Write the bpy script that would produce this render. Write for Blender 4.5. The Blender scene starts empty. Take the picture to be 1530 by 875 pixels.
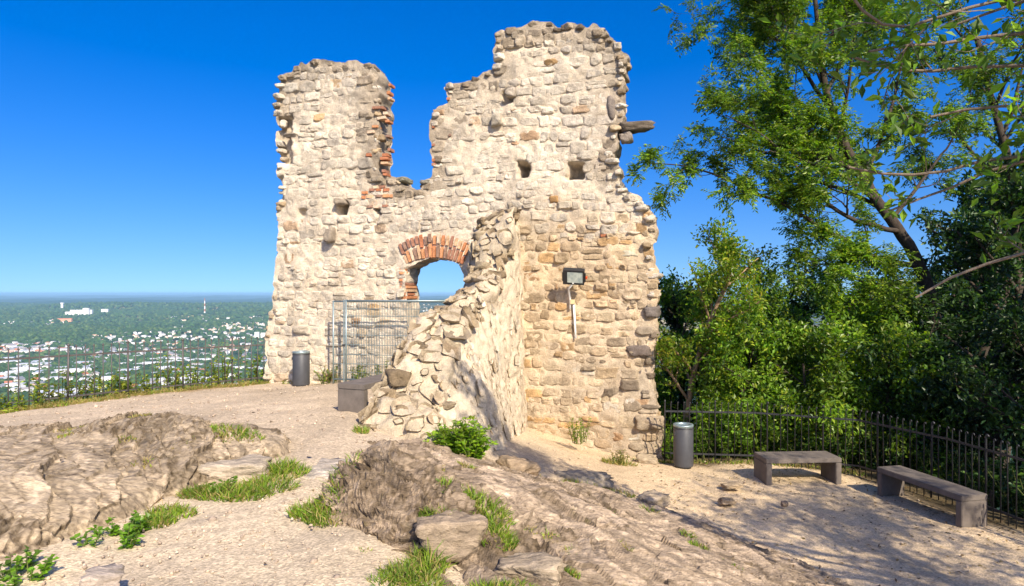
import bpy, bmesh, math, random
import numpy as np
from mathutils import Vector, Matrix

# ------------------------------------------------------------------ camera, sky, sun, exposure
sc = bpy.context.scene
F, CX, CY, CAMZ = 950.0, 765.0, 438.0, 3.6          # focal length in photo pixels, principal point, eye height
cam_d = bpy.data.cameras.new('camera'); cam = bpy.data.objects.new('camera', cam_d)
sc.collection.objects.link(cam)
cam.location = (0, 0, CAMZ); cam.rotation_euler = (math.radians(90), 0, 0)
cam_d.sensor_width = 36.0; cam_d.lens = F / 1530 * 36.0
cam_d.clip_start = 0.05; cam_d.clip_end = 200000
sc.camera = cam

SUN_TO = Vector((0.33, -0.70, 0.62)).normalized()    # towards the sun
SUN_EL = math.asin(SUN_TO.z); SUN_AZ = math.atan2(SUN_TO.x, SUN_TO.y)
world = bpy.data.worlds.new('World'); sc.world = world; world.use_nodes = True
wn, wl = world.node_tree.nodes, world.node_tree.links
bg = wn['Background']
sky = wn.new('ShaderNodeTexSky'); sky.sky_type = 'NISHITA'; sky.sun_disc = False
sky.sun_elevation = SUN_EL; sky.sun_rotation = SUN_AZ
sky.altitude = 300; sky.air_density = 1.3; sky.dust_density = 2.5; sky.ozone_density = 5.0
tc = wn.new('ShaderNodeTexCoord'); va = wn.new('ShaderNodeVectorMath'); va.operation = 'ADD'; va.inputs[1].default_value = (0, 0, .12)
vn_ = wn.new('ShaderNodeVectorMath'); vn_.operation = 'NORMALIZE'
wl.new(tc.outputs['Generated'], va.inputs[0]); wl.new(va.outputs[0], vn_.inputs[0]); wl.new(vn_.outputs[0], sky.inputs[0])
hs = wn.new('ShaderNodeHueSaturation'); hs.inputs['Saturation'].default_value = 1.46; hs.inputs['Hue'].default_value = 0.519
wl.new(sky.outputs[0], hs.inputs['Color']); wl.new(hs.outputs[0], bg.inputs['Color'])
bg.inputs['Strength'].default_value = 0.13

sun_d = bpy.data.lights.new('sun', 'SUN'); sun_d.energy = 5.0; sun_d.angle = math.radians(0.5)
sun_d.color = (1.0, 0.89, 0.72)
sun = bpy.data.objects.new('sun', sun_d); sc.collection.objects.link(sun)
sun.rotation_euler = (-SUN_TO).to_track_quat('-Z', 'Y').to_euler()
sun.location = (20, -40, 40)
sc.view_settings.view_transform = 'Standard'; sc.view_settings.look = 'None'
sc.view_settings.exposure = 0.65; sc.view_settings.gamma = 1.0
sc.view_settings.use_curve_mapping = False
sc.cycles.use_denoising = True
sc.cycles.max_bounces = 6; sc.cycles.diffuse_bounces = 3; sc.cycles.transmission_bounces = 4
sc.cycles.volume_bounces = 0; sc.cycles.transparent_max_bounces = 4

# ------------------------------------------------------------------ numeric helpers
def P(px, py, d):
    return np.array([(px - CX) / F * d, d, CAMZ - (py - CY) / F * d])
def to_px(p):
    p = np.asarray(p, float)
    return CX + p[..., 0] / p[..., 1] * F, CY + (CAMZ - p[..., 2]) / p[..., 1] * F
def sstep(a, b, x):
    t = np.clip((x - a) / (b - a), 0, 1); return t * t * (3 - 2 * t)
def _hash(ix, iy, iz, seed):
    h = (ix.astype(np.uint32) * np.uint32(374761393)) ^ (iy.astype(np.uint32) * np.uint32(668265263)) \
        ^ (iz.astype(np.uint32) * np.uint32(2147483647)) ^ np.uint32((seed * 974711 + 12345) & 0xffffffff)
    h = (h ^ (h >> np.uint32(13))) * np.uint32(1274126177)
    h = (h ^ (h >> np.uint32(16))) * np.uint32(2246822519)
    h = h ^ (h >> np.uint32(15))
    return h.astype(np.float64) / 4294967295.0
def vnoise(p, seed=0):
    p = np.asarray(p, float); sh = p.shape[:-1]; p = p.reshape(-1, 3)
    i = np.floor(p).astype(np.int64); f = p - i; f = f * f * f * (f * (f * 6 - 15) + 10)
    r = 0
    for dx in (0, 1):
        wx = f[:, 0] if dx else 1 - f[:, 0]
        for dy in (0, 1):
            wy = f[:, 1] if dy else 1 - f[:, 1]
            for dz in (0, 1):
                wz = f[:, 2] if dz else 1 - f[:, 2]
                r = r + wx * wy * wz * _hash(i[:, 0] + dx, i[:, 1] + dy, i[:, 2] + dz, seed)
    return (r * 2 - 1).reshape(sh)
def fbm(p, octv=4, seed=0, gain=0.5):
    p = np.asarray(p, float); a, s, r = 1.0, 1.0, 0
    for o in range(octv):
        r = r + a * vnoise(p * s + o * 17.3, seed + o); a *= gain; s *= 2.07
    return r
def worley(p, seed=0):
    p = np.asarray(p, float).reshape(-1, 3); i = np.floor(p).astype(np.int64)
    f1 = np.full(len(p), 9.0); f2 = np.full(len(p), 9.0); cid = np.zeros(len(p)); off = np.zeros_like(p)
    for dx in (-1, 0, 1):
        for dy in (-1, 0, 1):
            for dz in (-1, 0, 1):
                c = i + (dx, dy, dz)
                q = np.stack([_hash(c[:, 0], c[:, 1], c[:, 2], seed + k) for k in (1, 2, 3)], 1) + c
                d = np.linalg.norm(q - p, axis=1)
                n = d < f1
                f2 = np.where(n, f1, np.minimum(f2, d)); cid = np.where(n, _hash(c[:, 0], c[:, 1], c[:, 2], seed + 9), cid)
                f1 = np.where(n, d, f1); off[n] = (p - q)[n]
    worley.off = off
    return f1, f2, cid
def V3(x, y, z=0.0):
    x, y = np.broadcast_arrays(np.asarray(x, float), np.asarray(y, float))
    return np.stack([x, y, np.broadcast_to(np.asarray(z, float), x.shape)], -1)
def rbf(pts):
    pts = np.array(pts, float); xy, z = pts[:, :2], pts[:, 2]
    D = np.sqrt(((xy[:, None] - xy[None]) ** 2).sum(-1) + 0.05)
    n = len(pts); M = np.zeros((n + 1, n + 1)); M[:n, :n] = D; M[:n, n] = 1; M[n, :n] = 1
    w = np.linalg.solve(M + np.diag([1e-6] * n + [0]), np.append(z, 0))
    def f(x, y):
        x, y = np.broadcast_arrays(np.asarray(x, float), np.asarray(y, float))
        r = np.full(x.shape, w[n])
        for k in range(n):
            r = r + w[k] * np.sqrt((x - xy[k, 0]) ** 2 + (y - xy[k, 1]) ** 2 + 0.05)
        return r
    return f
def inpoly(poly, x, y):
    poly = np.asarray(poly, float); r = np.zeros(np.shape(x), bool); j = len(poly) - 1
    for i in range(len(poly)):
        xi, yi = poly[i]; xj, yj = poly[j]
        if yi != yj:
            c = ((yi > y) != (yj > y)) & (x < (xj - xi) * (y - yi) / (yj - yi) + xi); r ^= c
        j = i
    return r
def dist_poly(poly, x, y, closed=True):
    poly = np.asarray(poly, float); d = np.full(np.shape(x), 1e9); n = len(poly)
    for i in range(n if closed else n - 1):
        a, b = poly[i], poly[(i + 1) % n]; e = b - a
        t = np.clip(((x - a[0]) * e[0] + (y - a[1]) * e[1]) / (e @ e + 1e-12), 0, 1)
        d = np.minimum(d, np.hypot(x - a[0] - t * e[0], y - a[1] - t * e[1]))
    return d

# ------------------------------------------------------------------ object helpers
COL = sc.collection; WLOC = {}
def link(o, parent=None, wloc=(0, 0, 0)):
    COL.objects.link(o); WLOC[o.name] = Vector(wloc)
    if parent is not None:
        o.parent = parent; o.matrix_parent_inverse = Matrix.Translation(-WLOC[parent.name])
    return o
def tag(o, label=None, cat=None, group=None, kind=None):
    if label: o['label'] = label
    if cat: o['category'] = cat
    if group: o['group'] = group
    if kind: o['kind'] = kind
    return o
def empty(name, loc, label, cat, group=None):
    o = bpy.data.objects.new(name, None); o.empty_display_size = 0.2
    link(o, None, loc); o.location = loc
    return tag(o, label, cat, group)
def make_mesh(name, V, quads=None, tris=None, col=None, smooth=True):
    m = bpy.data.meshes.new(name); V = np.asarray(V, np.float32).reshape(-1, 3)
    q = np.asarray(quads if quads is not None else [], np.int32).reshape(-1, 4)
    t = np.asarray(tris if tris is not None else [], np.int32).reshape(-1, 3)
    m.vertices.add(len(V)); m.vertices.foreach_set('co', V.ravel())
    m.loops.add(q.size + t.size); m.loops.foreach_set('vertex_index', np.concatenate([q.ravel(), t.ravel()]))
    tot = np.concatenate([np.full(len(q), 4), np.full(len(t), 3)]).astype(np.int32)
    st = np.concatenate([[0], np.cumsum(tot)[:-1]]).astype(np.int32) if len(tot) else np.zeros(0, np.int32)
    m.polygons.add(len(tot)); m.polygons.foreach_set('loop_start', st); m.polygons.foreach_set('loop_total', tot)
    m.update(calc_edges=True)
    m.polygons.foreach_set('use_smooth', np.full(len(tot), bool(smooth)))
    if col is not None:
        a = m.attributes.new('Col', 'FLOAT_COLOR', 'POINT')
        c = np.ones((len(V), 4), np.float32); c[:, :3] = np.broadcast_to(np.asarray(col, np.float32), (len(V), 3))
        a.data.foreach_set('color', c.ravel())
    m.update()
    return m
def obj(name, mesh, mat, parent=None, loc=(0, 0, 0)):
    if mat is not None and not mesh.materials: mesh.materials.append(mat)
    o = bpy.data.objects.new(name, mesh); o.location = loc
    return link(o, parent, loc)
class Acc:
    """collects shapes of ONE part into one mesh"""
    def __init__(s): s.V, s.Q, s.T, s.C, s.n = [], [], [], [], 0
    def add(s, V, quads=None, tris=None, col=(1, 1, 1)):
        V = np.asarray(V, float).reshape(-1, 3)
        if quads is not None and len(quads): s.Q.append(np.asarray(quads).reshape(-1, 4) + s.n)
        if tris is not None and len(tris): s.T.append(np.asarray(tris).reshape(-1, 3) + s.n)
        s.V.append(V); s.C.append(np.broadcast_to(np.asarray(col, float), V.shape)); s.n += len(V); return s
    def box(s, c, size, R=None, col=(1, 1, 1), taper=1.0):
        h = np.array(size) / 2
        v = np.array([[x, y, z] for z in (-1, 1) for y in (-1, 1) for x in (-1, 1)], float)
        v[v[:, 2] > 0, :2] *= taper
        v = v * h
        if R is not None: v = v @ np.asarray(R).T
        return s.add(v + np.array(c), [[0, 2, 3, 1], [4, 5, 7, 6], [0, 1, 5, 4], [2, 6, 7, 3], [0, 4, 6, 2], [1, 3, 7, 5]], None, col)
    def tube(s, path, rad, seg=6, col=(1, 1, 1), cap=False):
        path = np.asarray(path, float); n = len(path); rad = np.broadcast_to(np.asarray(rad, float), n)
        tan = np.gradient(path, axis=0); tan /= np.linalg.norm(tan, axis=1)[:, None] + 1e-9
        ref = np.array([0, 0, 1.0]) if abs(tan[0][2]) < 0.9 else np.array([1.0, 0, 0])
        a = np.cross(tan, ref); a /= np.linalg.norm(a, axis=1)[:, None] + 1e-9; b = np.cross(tan, a)
        th = np.arange(seg) / seg * 2 * np.pi
        ring = path[:, None] + rad[:, None, None] * (np.cos(th)[None, :, None] * a[:, None] + np.sin(th)[None, :, None] * b[:, None])
        idx = np.arange(n * seg).reshape(n, seg); nx = np.roll(idx, -1, 1)
        q = np.stack([idx[:-1], nx[:-1], nx[1:], idx[1:]], -1).reshape(-1, 4)
        V = ring.reshape(-1, 3); t = None
        if cap:
            V = np.vstack([V, path[0], path[-1]]); k = n * seg
            t = [[idx[0, i], k, idx[0, (i + 1) % seg]] for i in range(seg)] + [[idx[-1, i], idx[-1, (i + 1) % seg], k + 1] for i in range(seg)]
        if np.ndim(col) == 2 and len(col) == n:
            c = np.repeat(col, seg, 0)
            if cap: c = np.vstack([c, col[0], col[-1]])
            col = c
        return s.add(V, q, t, col)
    def mesh(s, name, smooth=False):
        return make_mesh(name, np.vstack(s.V), np.vstack(s.Q) if s.Q else None, np.vstack(s.T) if s.T else None, np.vstack(s.C), smooth)
    def build(s, name, mat, parent=None, smooth=False):
        return obj(name, s.mesh(name, smooth), mat, parent)
def rotz(a):
    c, s = math.cos(a), math.sin(a); return np.array([[c, -s, 0], [s, c, 0], [0, 0, 1.0]])
def bevel_box(name, size, bev=0.008):
    bm = bmesh.new(); bmesh.ops.create_cube(bm, size=1.0)
    bmesh.ops.scale(bm, vec=size, verts=bm.verts)
    bmesh.ops.bevel(bm, geom=bm.edges[:], offset=bev, segments=2, affect='EDGES')
    m = bpy.data.meshes.new(name); bm.to_mesh(m); bm.free(); return m
def lathe(prof, seg=28):
    prof = np.array(prof, float); th = np.arange(seg) / seg * 2 * np.pi
    V = np.stack([prof[:, None, 0] * np.cos(th), prof[:, None, 0] * np.sin(th), np.repeat(prof[:, 1:2], seg, 1)], -1).reshape(-1, 3)
    idx = np.arange(len(prof) * seg).reshape(-1, seg); nx = np.roll(idx, -1, 1)
    return V, np.stack([idx[:-1], nx[:-1], nx[1:], idx[1:]], -1).reshape(-1, 4)
def ico(sub=1):
    bm = bmesh.new(); bmesh.ops.create_icosphere(bm, subdivisions=sub, radius=1.0)
    v = np.array([x.co[:] for x in bm.verts]); f = np.array([[x.index for x in y.verts] for y in bm.faces]); bm.free(); return v, f

# ------------------------------------------------------------------ materials (procedural)
class NB:
    def __init__(s, name):
        s.m = bpy.data.materials.new(name); s.m.use_nodes = True
        s.n, s.l = s.m.node_tree.nodes, s.m.node_tree.links
        s.b = s.n['Principled BSDF']; s.out = s.n['Material Output']
    def set(s, sock, v):
        if hasattr(v, 'is_linked') or isinstance(v, bpy.types.NodeSocket): s.l.new(v, sock)
        else: sock.default_value = v
    def pos(s): return s.n.new('ShaderNodeNewGeometry').outputs['Position']
    def mapping(s, v, rot=(0, 0, 0), scale=(1, 1, 1)):
        x = s.n.new('ShaderNodeMapping'); s.l.new(v, x.inputs[0]); x.inputs['Rotation'].default_value = rot; x.inputs['Scale'].default_value = scale
        return x.outputs[0]
    def noise(s, v, scale, detail=5, rough=0.6, dist=0.0):
        x = s.n.new('ShaderNodeTexNoise'); s.l.new(v, x.inputs['Vector']); x.inputs['Scale'].default_value = scale
        x.inputs['Detail'].default_value = detail; x.inputs['Roughness'].default_value = rough; x.inputs['Distortion'].default_value = dist
        return x.outputs['Fac']
    def voro(s, v, scale, feat='F1', out='Distance'):
        x = s.n.new('ShaderNodeTexVoronoi'); x.feature = feat; s.l.new(v, x.inputs['Vector']); x.inputs['Scale'].default_value = scale
        return x.outputs[out]
    def rng(s, v, a, b, c, d):
        x = s.n.new('ShaderNodeMapRange'); s.l.new(v, x.inputs[0])
        for i, k in enumerate((a, b, c, d)): x.inputs[i + 1].default_value = k
        return x.outputs[0]
    def math(s, op, a, b):
        x = s.n.new('ShaderNodeMath'); x.operation = op; s.set(x.inputs[0], a); s.set(x.inputs[1], b); return x.outputs[0]
    def mix(s, f, a, b):
        x = s.n.new('ShaderNodeMix'); x.data_type = 'RGBA'; s.set(x.inputs[0], f); s.set(x.inputs[6], a); s.set(x.inputs[7], b); return x.outputs[2]
    def scale(s, c, f):
        x = s.n.new('ShaderNodeVectorMath'); x.operation = 'SCALE'; s.set(x.inputs[0], c); s.set(x.inputs['Scale'], f); return x.outputs[0]
    def attr(s):
        x = s.n.new('ShaderNodeAttribute'); x.attribute_name = 'Col'; return x.outputs['Color']
    def bump(s, h, strength=0.5, dist=0.02, prev=None):
        x = s.n.new('ShaderNodeBump'); x.inputs['Strength'].default_value = strength; x.inputs['Distance'].default_value = dist
        s.l.new(h, x.inputs['Height'])
        if prev is not None: s.l.new(prev, x.inputs['Normal'])
        return x.outputs[0]
    def done(s, col, rough=0.85, normal=None, spec=0.3):
        s.set(s.b.inputs['Base Color'], col); s.set(s.b.inputs['Roughness'], rough); s.b.inputs['Specular IOR Level'].default_value = spec
        if normal is not None: s.l.new(normal, s.b.inputs['Normal'])
        return s.m
def mat_masonry(name, sc1=7.0, amt=0.3, bstr=0.7):
    k = NB(name); p = k.pos()
    n1 = k.noise(p, sc1, 6, 0.65); n2 = k.noise(p, 38, 6, 0.7); n3 = k.noise(p, 1.3, 3)
    f = k.math('MULTIPLY', k.rng(n1, 0.3, 0.7, 1 - amt, 1 + amt), k.rng(n2, 0.3, 0.7, 0.72, 1.2))
    f = k.math('MULTIPLY', f, k.rng(n3, 0.3, 0.7, 0.9, 1.1))
    c = k.scale(k.attr(), f)
    pit = k.rng(k.voro(p, 30), 0.0, 0.35, 0.0, 1.0)
    h = k.math('ADD', k.math('MULTIPLY', n2, 0.7), k.math('MULTIPLY', n1, 0.9)); h = k.math('ADD', h, k.math('MULTIPLY', pit, 0.25))
    b = k.bump(h, bstr, 0.05); b = k.bump(k.noise(p, 110, 5, 0.75), 0.6, 0.010, b)
    return k.done(c, 0.92, b, 0.15)
def mat_rock(name, ang, tilt=0.0):
    k = NB(name); p = k.pos()
    q = k.mapping(p, (0, tilt, ang), (0.30, 1.0, 1.0))
    n1 = k.noise(q, 14, 7, 0.7, 0.5); n2 = k.noise(q, 60, 6, 0.7, 0.4); n3 = k.noise(p, 1.1, 4); v = k.voro(q, 16, 'F1')
    f = k.math('MULTIPLY', k.rng(n1, 0.3, 0.7, 0.68, 1.28), k.rng(n2, 0.3, 0.7, 0.75, 1.2))
    c = k.scale(k.attr(), f)
    c = k.mix(k.rng(k.noise(p, 2.3, 6, 0.7), 0.56, 0.7, 0, 0.55), c, (0.36, 0.28, 0.195, 1))
    c = k.mix(k.rng(k.noise(p, 5.0, 6, 0.75), 0.6, 0.72, 0, 0.5), c, (0.15, 0.125, 0.035, 1))
    h = k.math('ADD', n1, k.math('MULTIPLY', v, 0.6)); b = k.bump(h, 0.95, 0.05)
    b = k.bump(n2, 0.6, 0.018, b); b = k.bump(k.noise(p, 110, 4, 0.7), 0.3, 0.006, b)
    return k.done(c, 0.88, b, 0.2)
def mat_ground(name):
    k = NB(name); p = k.pos()
    v = k.voro(p, 55, 'F1', 'Color'); sep = k.n.new('ShaderNodeSeparateColor'); k.l.new(v, sep.inputs[0])
    d = k.voro(p, 55, 'F1'); n1 = k.noise(p, 0.9, 5, 0.6); n2 = k.noise(p, 11, 6, 0.7)
    f = k.math('MULTIPLY', k.rng(sep.outputs[0], 0, 1, 0.72, 1.25), k.rng(n2, 0.3, 0.7, 0.82, 1.16))
    f = k.math('MULTIPLY', f, k.rng(n1, 0.3, 0.7, 0.85, 1.13))
    c = k.scale(k.attr(), f)
    b = k.bump(d, 0.45, 0.012); b = k.bump(n2, 0.4, 0.03, b); b = k.bump(k.noise(p, 160, 3, 0.7), 0.3, 0.005, b)
    return k.done(c, 0.95, b, 0.1)
def mat_leaf(name, trans=0.42, tint=(1.55, 1.75, 0.5), rough=0.42):
    k = NB(name); a = k.attr()
    c = k.scale(a, k.rng(k.noise(k.pos(), 1.6, 3), 0.3, 0.7, 0.75, 1.25))
    k.done(c, rough, None, 0.4)
    t = k.n.new('ShaderNodeBsdfTranslucent'); m = k.n.new('ShaderNodeMixShader'); m.inputs[0].default_value = trans
    x = k.n.new('ShaderNodeVectorMath'); x.operation = 'MULTIPLY'; k.l.new(c, x.inputs[0]); x.inputs[1].default_value = tint
    k.l.new(x.outputs[0], t.inputs[0]); k.l.new(k.b.outputs[0], m.inputs[1]); k.l.new(t.outputs[0], m.inputs[2]); k.l.new(m.outputs[0], k.out.inputs[0])
    return k.m
def mat_plain(name, col, rough=0.6, amt=0.12, scale=14, metal=0.0, bstr=0.15, spec=0.4):
    k = NB(name); p = k.pos()
    c = k.scale(tuple(col[:3]), k.rng(k.noise(p, scale, 6, 0.7), 0.3, 0.7, 1 - amt, 1 + amt))
    k.b.inputs['Metallic'].default_value = metal
    return k.done(c, rough, k.bump(k.noise(p, scale * 9, 4, 0.7), bstr, 0.006), spec)
def mat_col(name, rough=0.8):
    k = NB(name); return k.done(k.attr(), rough, None, 0.2)
def mat_bark(name):
    k = NB(name); p = k.pos(); q = k.mapping(p, (0, 0, 0), (1, 1, 0.25))
    c = k.scale(k.attr(), k.rng(k.noise(p, 9, 6, 0.7), 0.3, 0.7, 0.6, 1.4))
    return k.done(c, 0.9, k.bump(k.noise(q, 30, 6, 0.75), 0.8, 0.02), 0.15)
def mat_valley(name):
    k = NB(name); p = k.pos()
    c = k.scale(k.attr(), k.rng(k.noise(p, 0.012, 8, 0.7), 0.3, 0.7, 0.55, 1.45))
    return k.done(c, 1.0, None, 0.0)

M = dict(stone=mat_masonry('ruin_stone', 7, 0.3, 1.0), mortar=mat_masonry('lime_mortar', 5, 0.24, 0.9),
         brick=mat_masonry('fired_brick', 9, 0.3, 0.5),
         rock_c=mat_rock('bedrock_trachyte', math.radians(32)), rock_l=mat_rock('bedrock_pale', math.radians(62)),
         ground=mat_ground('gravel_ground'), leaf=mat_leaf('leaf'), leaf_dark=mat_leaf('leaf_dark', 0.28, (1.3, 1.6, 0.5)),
         grass=mat_leaf('grass_blade', 0.35, (1.5, 1.6, 0.5), 0.55), bark=mat_bark('bark'), valley=mat_valley('valley_land'),
         forest=mat_col('far_foliage', 1.0), house=mat_col('house_paint', 0.7),
         iron=mat_plain('painted_iron', (0.075, 0.067, 0.064), 0.5, 0.25, 20), iron_b=mat_plain('black_iron', (0.035, 0.035, 0.038), 0.42, 0.2, 20),
         bin=mat_plain('bin_paint', (0.055, 0.056, 0.062), 0.5, 0.12, 9, 0.0, 0.08), galv=mat_plain('galvanised_steel', (0.27, 0.34, 0.35), 0.42, 0.15, 18, 0.55),
         bench=mat_plain('bench_concrete', (0.135, 0.112, 0.094), 0.85, 0.28, 5, 0, 0.35), lamp=mat_plain('lamp_housing', (0.02, 0.022, 0.026), 0.45),
         white=mat_plain('white_conduit', (0.75, 0.74, 0.7), 0.5, 0.05), cream=mat_plain('cream_plastic', (0.6, 0.47, 0.25), 0.5, 0.05),
         red=mat_plain('red_knob', (0.6, 0.08, 0.02), 0.4, 0.05), pebble=mat_masonry('pebble', 20, 0.2, 0.3))
kg = NB('lamp_glass'); M['glass'] = kg.done(kg.mix(kg.rng(kg.noise(kg.pos(), 9, 3), 0.35, 0.65, 0, 1), (0.30, 0.37, 0.36, 1), (0.52, 0.58, 0.52, 1)), 0.12, None, 0.6)

# ------------------------------------------------------------------ ground form
GP = [(4.5, 11.25, .2), (5.8, 11.3, .2), (6.4, 9.2, .2), (6.2, 10.8, .2), (3.3, 12.4, .2), (2.9, 12.9, .16), (5, 12.8, .2), (6.8, 12, .15), (7.3, 9, .2),
      (7, 6, .3), (5.9, 7.4, .22), (4.5, 7.5, .22), (3.4, 10, .22), (5, 9, .2), (3.2, 13.7, .05), (2.0, 13.8, .17), (.53, 14.2, .52), (-.1, 10.5, 1.0),
      (.75, 11, .68), (1.75, 11.4, .42), (2.5, 10.2, .28), (1, 8, .75), (2, 7, .3), (0, 6.4, 1.2), (-.25, 9.3, 1.12), (-.7, 9.0, 1.35),
      (-9.6, 11.9, 1.37), (-6.3, 16.3, 1.3), (-5.07, 15.3, 1.36), (-2.6, 10, 1.74), (-2.2, 9.2, 1.7), (-4, 15.8, 1.4), (-2, 14, 1.5), (-6, 11.5, 1.55), (-8, 10, 1.5),
      (-2.2, 7.2, 1.68), (-2.6, 8.5, 1.73), (-3, 4.1, 1.65), (-2, 5, 1.65), (-1.2, 5.2, 1.62), (-3, 5.6, 1.67), (-1, 4, 1.55), (-4.5, 4.2, 1.66), (0, 3, 1.5),
      (-5, 2, 1.7), (0, 0, 1.9), (3, 2, .9), (5, 3, .5), (-5.5, 7, 1.5), (-9, 5, 1.5), (-12, 9, 1.4), (7.4, 2, .4), (4, 5.5, .25), (2.6, 5, .5), (1.2, 4.5, 1.1), (8, -3, 1), (-3, -3, 1.9)]
G0 = rbf(GP)
PLATEAU = [(-16, 4.2), (-9.75, 12.05), (-6.4, 16.6), (-5.0, 17.4), (3.4, 15.4), (3.3, 13.4), (5.0, 13.15), (6.75, 12.3), (7.55, 9.0), (8.2, 5), (9, -6), (-16, -6)]
def G(x, y):
    z = G0(x, y); out = ~inpoly(PLATEAU, x, y); d = dist_poly(PLATEAU, x, y) * out
    return z - 0.10 * np.minimum(d, .6) - np.maximum(d - .4, 0) * 0.95 * sstep(0.3, 2, d)
ys = [-5.0]
while ys[-1] < 26: ys.append(ys[-1] + max(.05, .0085 * abs(ys[-1])) * (1 if ys[-1] > 3 else 4))
xs = np.concatenate([np.arange(-18, -7.5, .12), np.arange(-7.5, 7.5, .055), np.arange(7.5, 16, .14)])
X, Y = np.meshgrid(xs, np.array(ys)); pp = V3(X, Y, 0)
Z = G(X, Y) + .018 * fbm(pp * 1.7, 4, 3) + .007 * fbm(pp * 9, 3, 5)
gp, gy = to_px(np.stack([X, np.maximum(Y, .5), Z], -1))
grav = np.array([.47, .37, .255]); dirt = np.array([.56, .425, .27]); fore = np.array([.52, .415, .285]); soil = np.array([.20, .13, .07]); litter = np.array([.10, .075, .04])  # litter: leaf-litter ground, kept dark to deepen the shade under the trees
n = fbm(pp * .8, 4, 11)
w = sstep(-.2, 1.2, X + .5 * n)[..., None]; c = grav * (1 - w) + dirt * w
wf = (sstep(8.0, 6.6, Y) * (1 - w[..., 0]))[..., None]; c = c * (1 - wf) + fore * wf
c = c * (1 + .10 * n[..., None])
path = sstep(.55, .2, np.abs(X + 2.15 + .15 * n)) * sstep(6.4, 7, Y) * sstep(9.2, 8.2, Y); c = c * (1 - .35 * path[..., None]) + np.array([.58, .46, .33]) * .35 * path[..., None]
edge = sstep(.75, .1, dist_poly(PLATEAU, X, Y) + .3 * n) * (Y > 6); edge = np.maximum(edge, ~inpoly(PLATEAU, X, Y))
sl = np.where((X > 3)[..., None], litter, np.array([.26, .17, .07])); c = c * (1 - edge[..., None]) + sl * edge[..., None]
idx = np.arange(X.size).reshape(X.shape)
q = np.stack([idx[:-1, :-1], idx[:-1, 1:], idx[1:, 1:], idx[1:, :-1]], -1).reshape(-1, 4)
tag(obj('ground', make_mesh('ground', np.stack([X, Y, Z], -1), q, None, c.reshape(-1, 3)), M['ground']), kind='structure')

# ------------------------------------------------------------------ far land, polar sheet to the horizon
az = np.radians(np.concatenate([np.arange(-180, -44, 4), np.arange(-44, 40, .3), np.arange(40, 181, 4)]))
rr = np.concatenate([np.linspace(14, 400, 30), np.geomspace(430, 60000, 260)])
def valley_z(x, y):
    r = np.hypot(x, y); a = np.arctan2(x, y); p = V3(x, y, 0)
    z = -4 - .62 * np.maximum(r - 18, 0) + .03 * np.minimum(r, 300) * vnoise(p / 60, 4); floor = -252 + 6 * fbm(p / 900, 3, 21)
    hill = (95 + 30 * vnoise(p / 2600, 8)) * sstep(3500, 6200, r + 900 * vnoise(p / 2200, 9)) + 42 * sstep(2600, 3600, r) * np.maximum(fbm(p / 1100, 3, 31), 0)
    return np.maximum(z, floor + hill)
A_, R_ = np.meshgrid(az, rr); X, Y = R_ * np.sin(A_), R_ * np.cos(A_); Z = valley_z(X, Y); pp = V3(X, Y, 0)
fn = fbm(pp / 420, 4, 41); fl = vnoise(pp / 260, 43)
forest = np.array([.030, .055, .022]); field = np.array([.14, .19, .05]); tan = np.array([.34, .27, .12]); town = np.array([.085, .105, .065])
c = np.where((fn > .05)[..., None], forest, town)
isf = (fn < -.25) & (R_ > 2600); c = np.where(isf[..., None], np.where((fl > .1)[..., None], field, tan), c)
far = sstep(6000, 9000, R_)[..., None]; c = c * (1 - far) + forest * far
c = np.where((R_ < 900)[..., None], np.array([.035, .05, .018]), c)
idx = np.arange(X.size).reshape(X.shape); q = np.stack([idx[:-1, :-1], idx[:-1, 1:], idx[1:, 1:], idx[1:, :-1]], -1).reshape(-1, 4)
tag(obj('valley_terrain', make_mesh('valley_terrain', np.stack([X, Y, Z], -1), q, None, c.reshape(-1, 3)), M['valley']), kind='structure')

# ------------------------------------------------------------------ castle ruin: main wall
WA, WB = np.array([-6.2, 16.2]), np.array([3.2, 13.8]); WT = (WB - WA) / np.linalg.norm(WB - WA); WN = np.array([WT[1], -WT[0]])
def pxw(px, py):
    a = (np.asarray(px, float) - CX) / F
    u = (WA[1] * a - WA[0]) / (WT[0] - WT[1] * a); d = WA[1] + WT[1] * u
    return u, CAMZ - (np.asarray(py, float) - CY) / F * d
def w3(u, v, h):
    return np.stack([WA[0] + u * WT[0] + h * WN[0], WA[1] + u * WT[1] + h * WN[1], v + 0 * u], -1)
SIL = [(398, 600), (400, 578), (397, 545), (396, 505), (400, 472), (408, 458), (410, 430), (412, 395), (416, 352), (414, 310), (417, 287), (412, 262), (417, 240), (411, 215), (416, 190), (409, 162), (412, 150), (413, 130), (420, 113), (436, 108), (440, 99), (458, 97), (474, 87), (492, 92), (512, 95), (530, 92), (548, 97), (552, 93), (560, 100), (563, 112), (567, 130), (566, 150), (568, 175), (566, 186), (568, 205), (565, 222), (566, 240), (563, 258), (578, 265), (596, 266), (600, 277), (612, 281), (624, 287), (634, 271), (646, 267), (650, 245), (645, 225), (644, 200), (645, 175), (651, 161), (666, 158), (667, 126), (690, 122), (722, 108), (738, 104), (741, 92), (740, 76), (743, 66), (740, 50), (757, 47), (765, 42), (780, 40), (800, 33), (820, 31), (838, 38), (845, 34), (862, 32), (866, 38), (890, 37), (903, 45), (912, 56), (925, 63), (933, 78), (936, 92), (934, 110), (931, 130), (932, 165), (928, 185), (923, 200), (921, 215), (917, 235), (926, 250), (931, 270), (938, 290), (953, 293), (962, 305), (972, 318), (982, 324), (981, 342), (974, 360), (977, 385), (981, 415), (983, 440), (978, 470), (983, 500), (975, 540), (974, 560), (979, 590), (984, 620), (989, 650), (992, 695), (1000, 735), (740, 735), (560, 650)]
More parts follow.
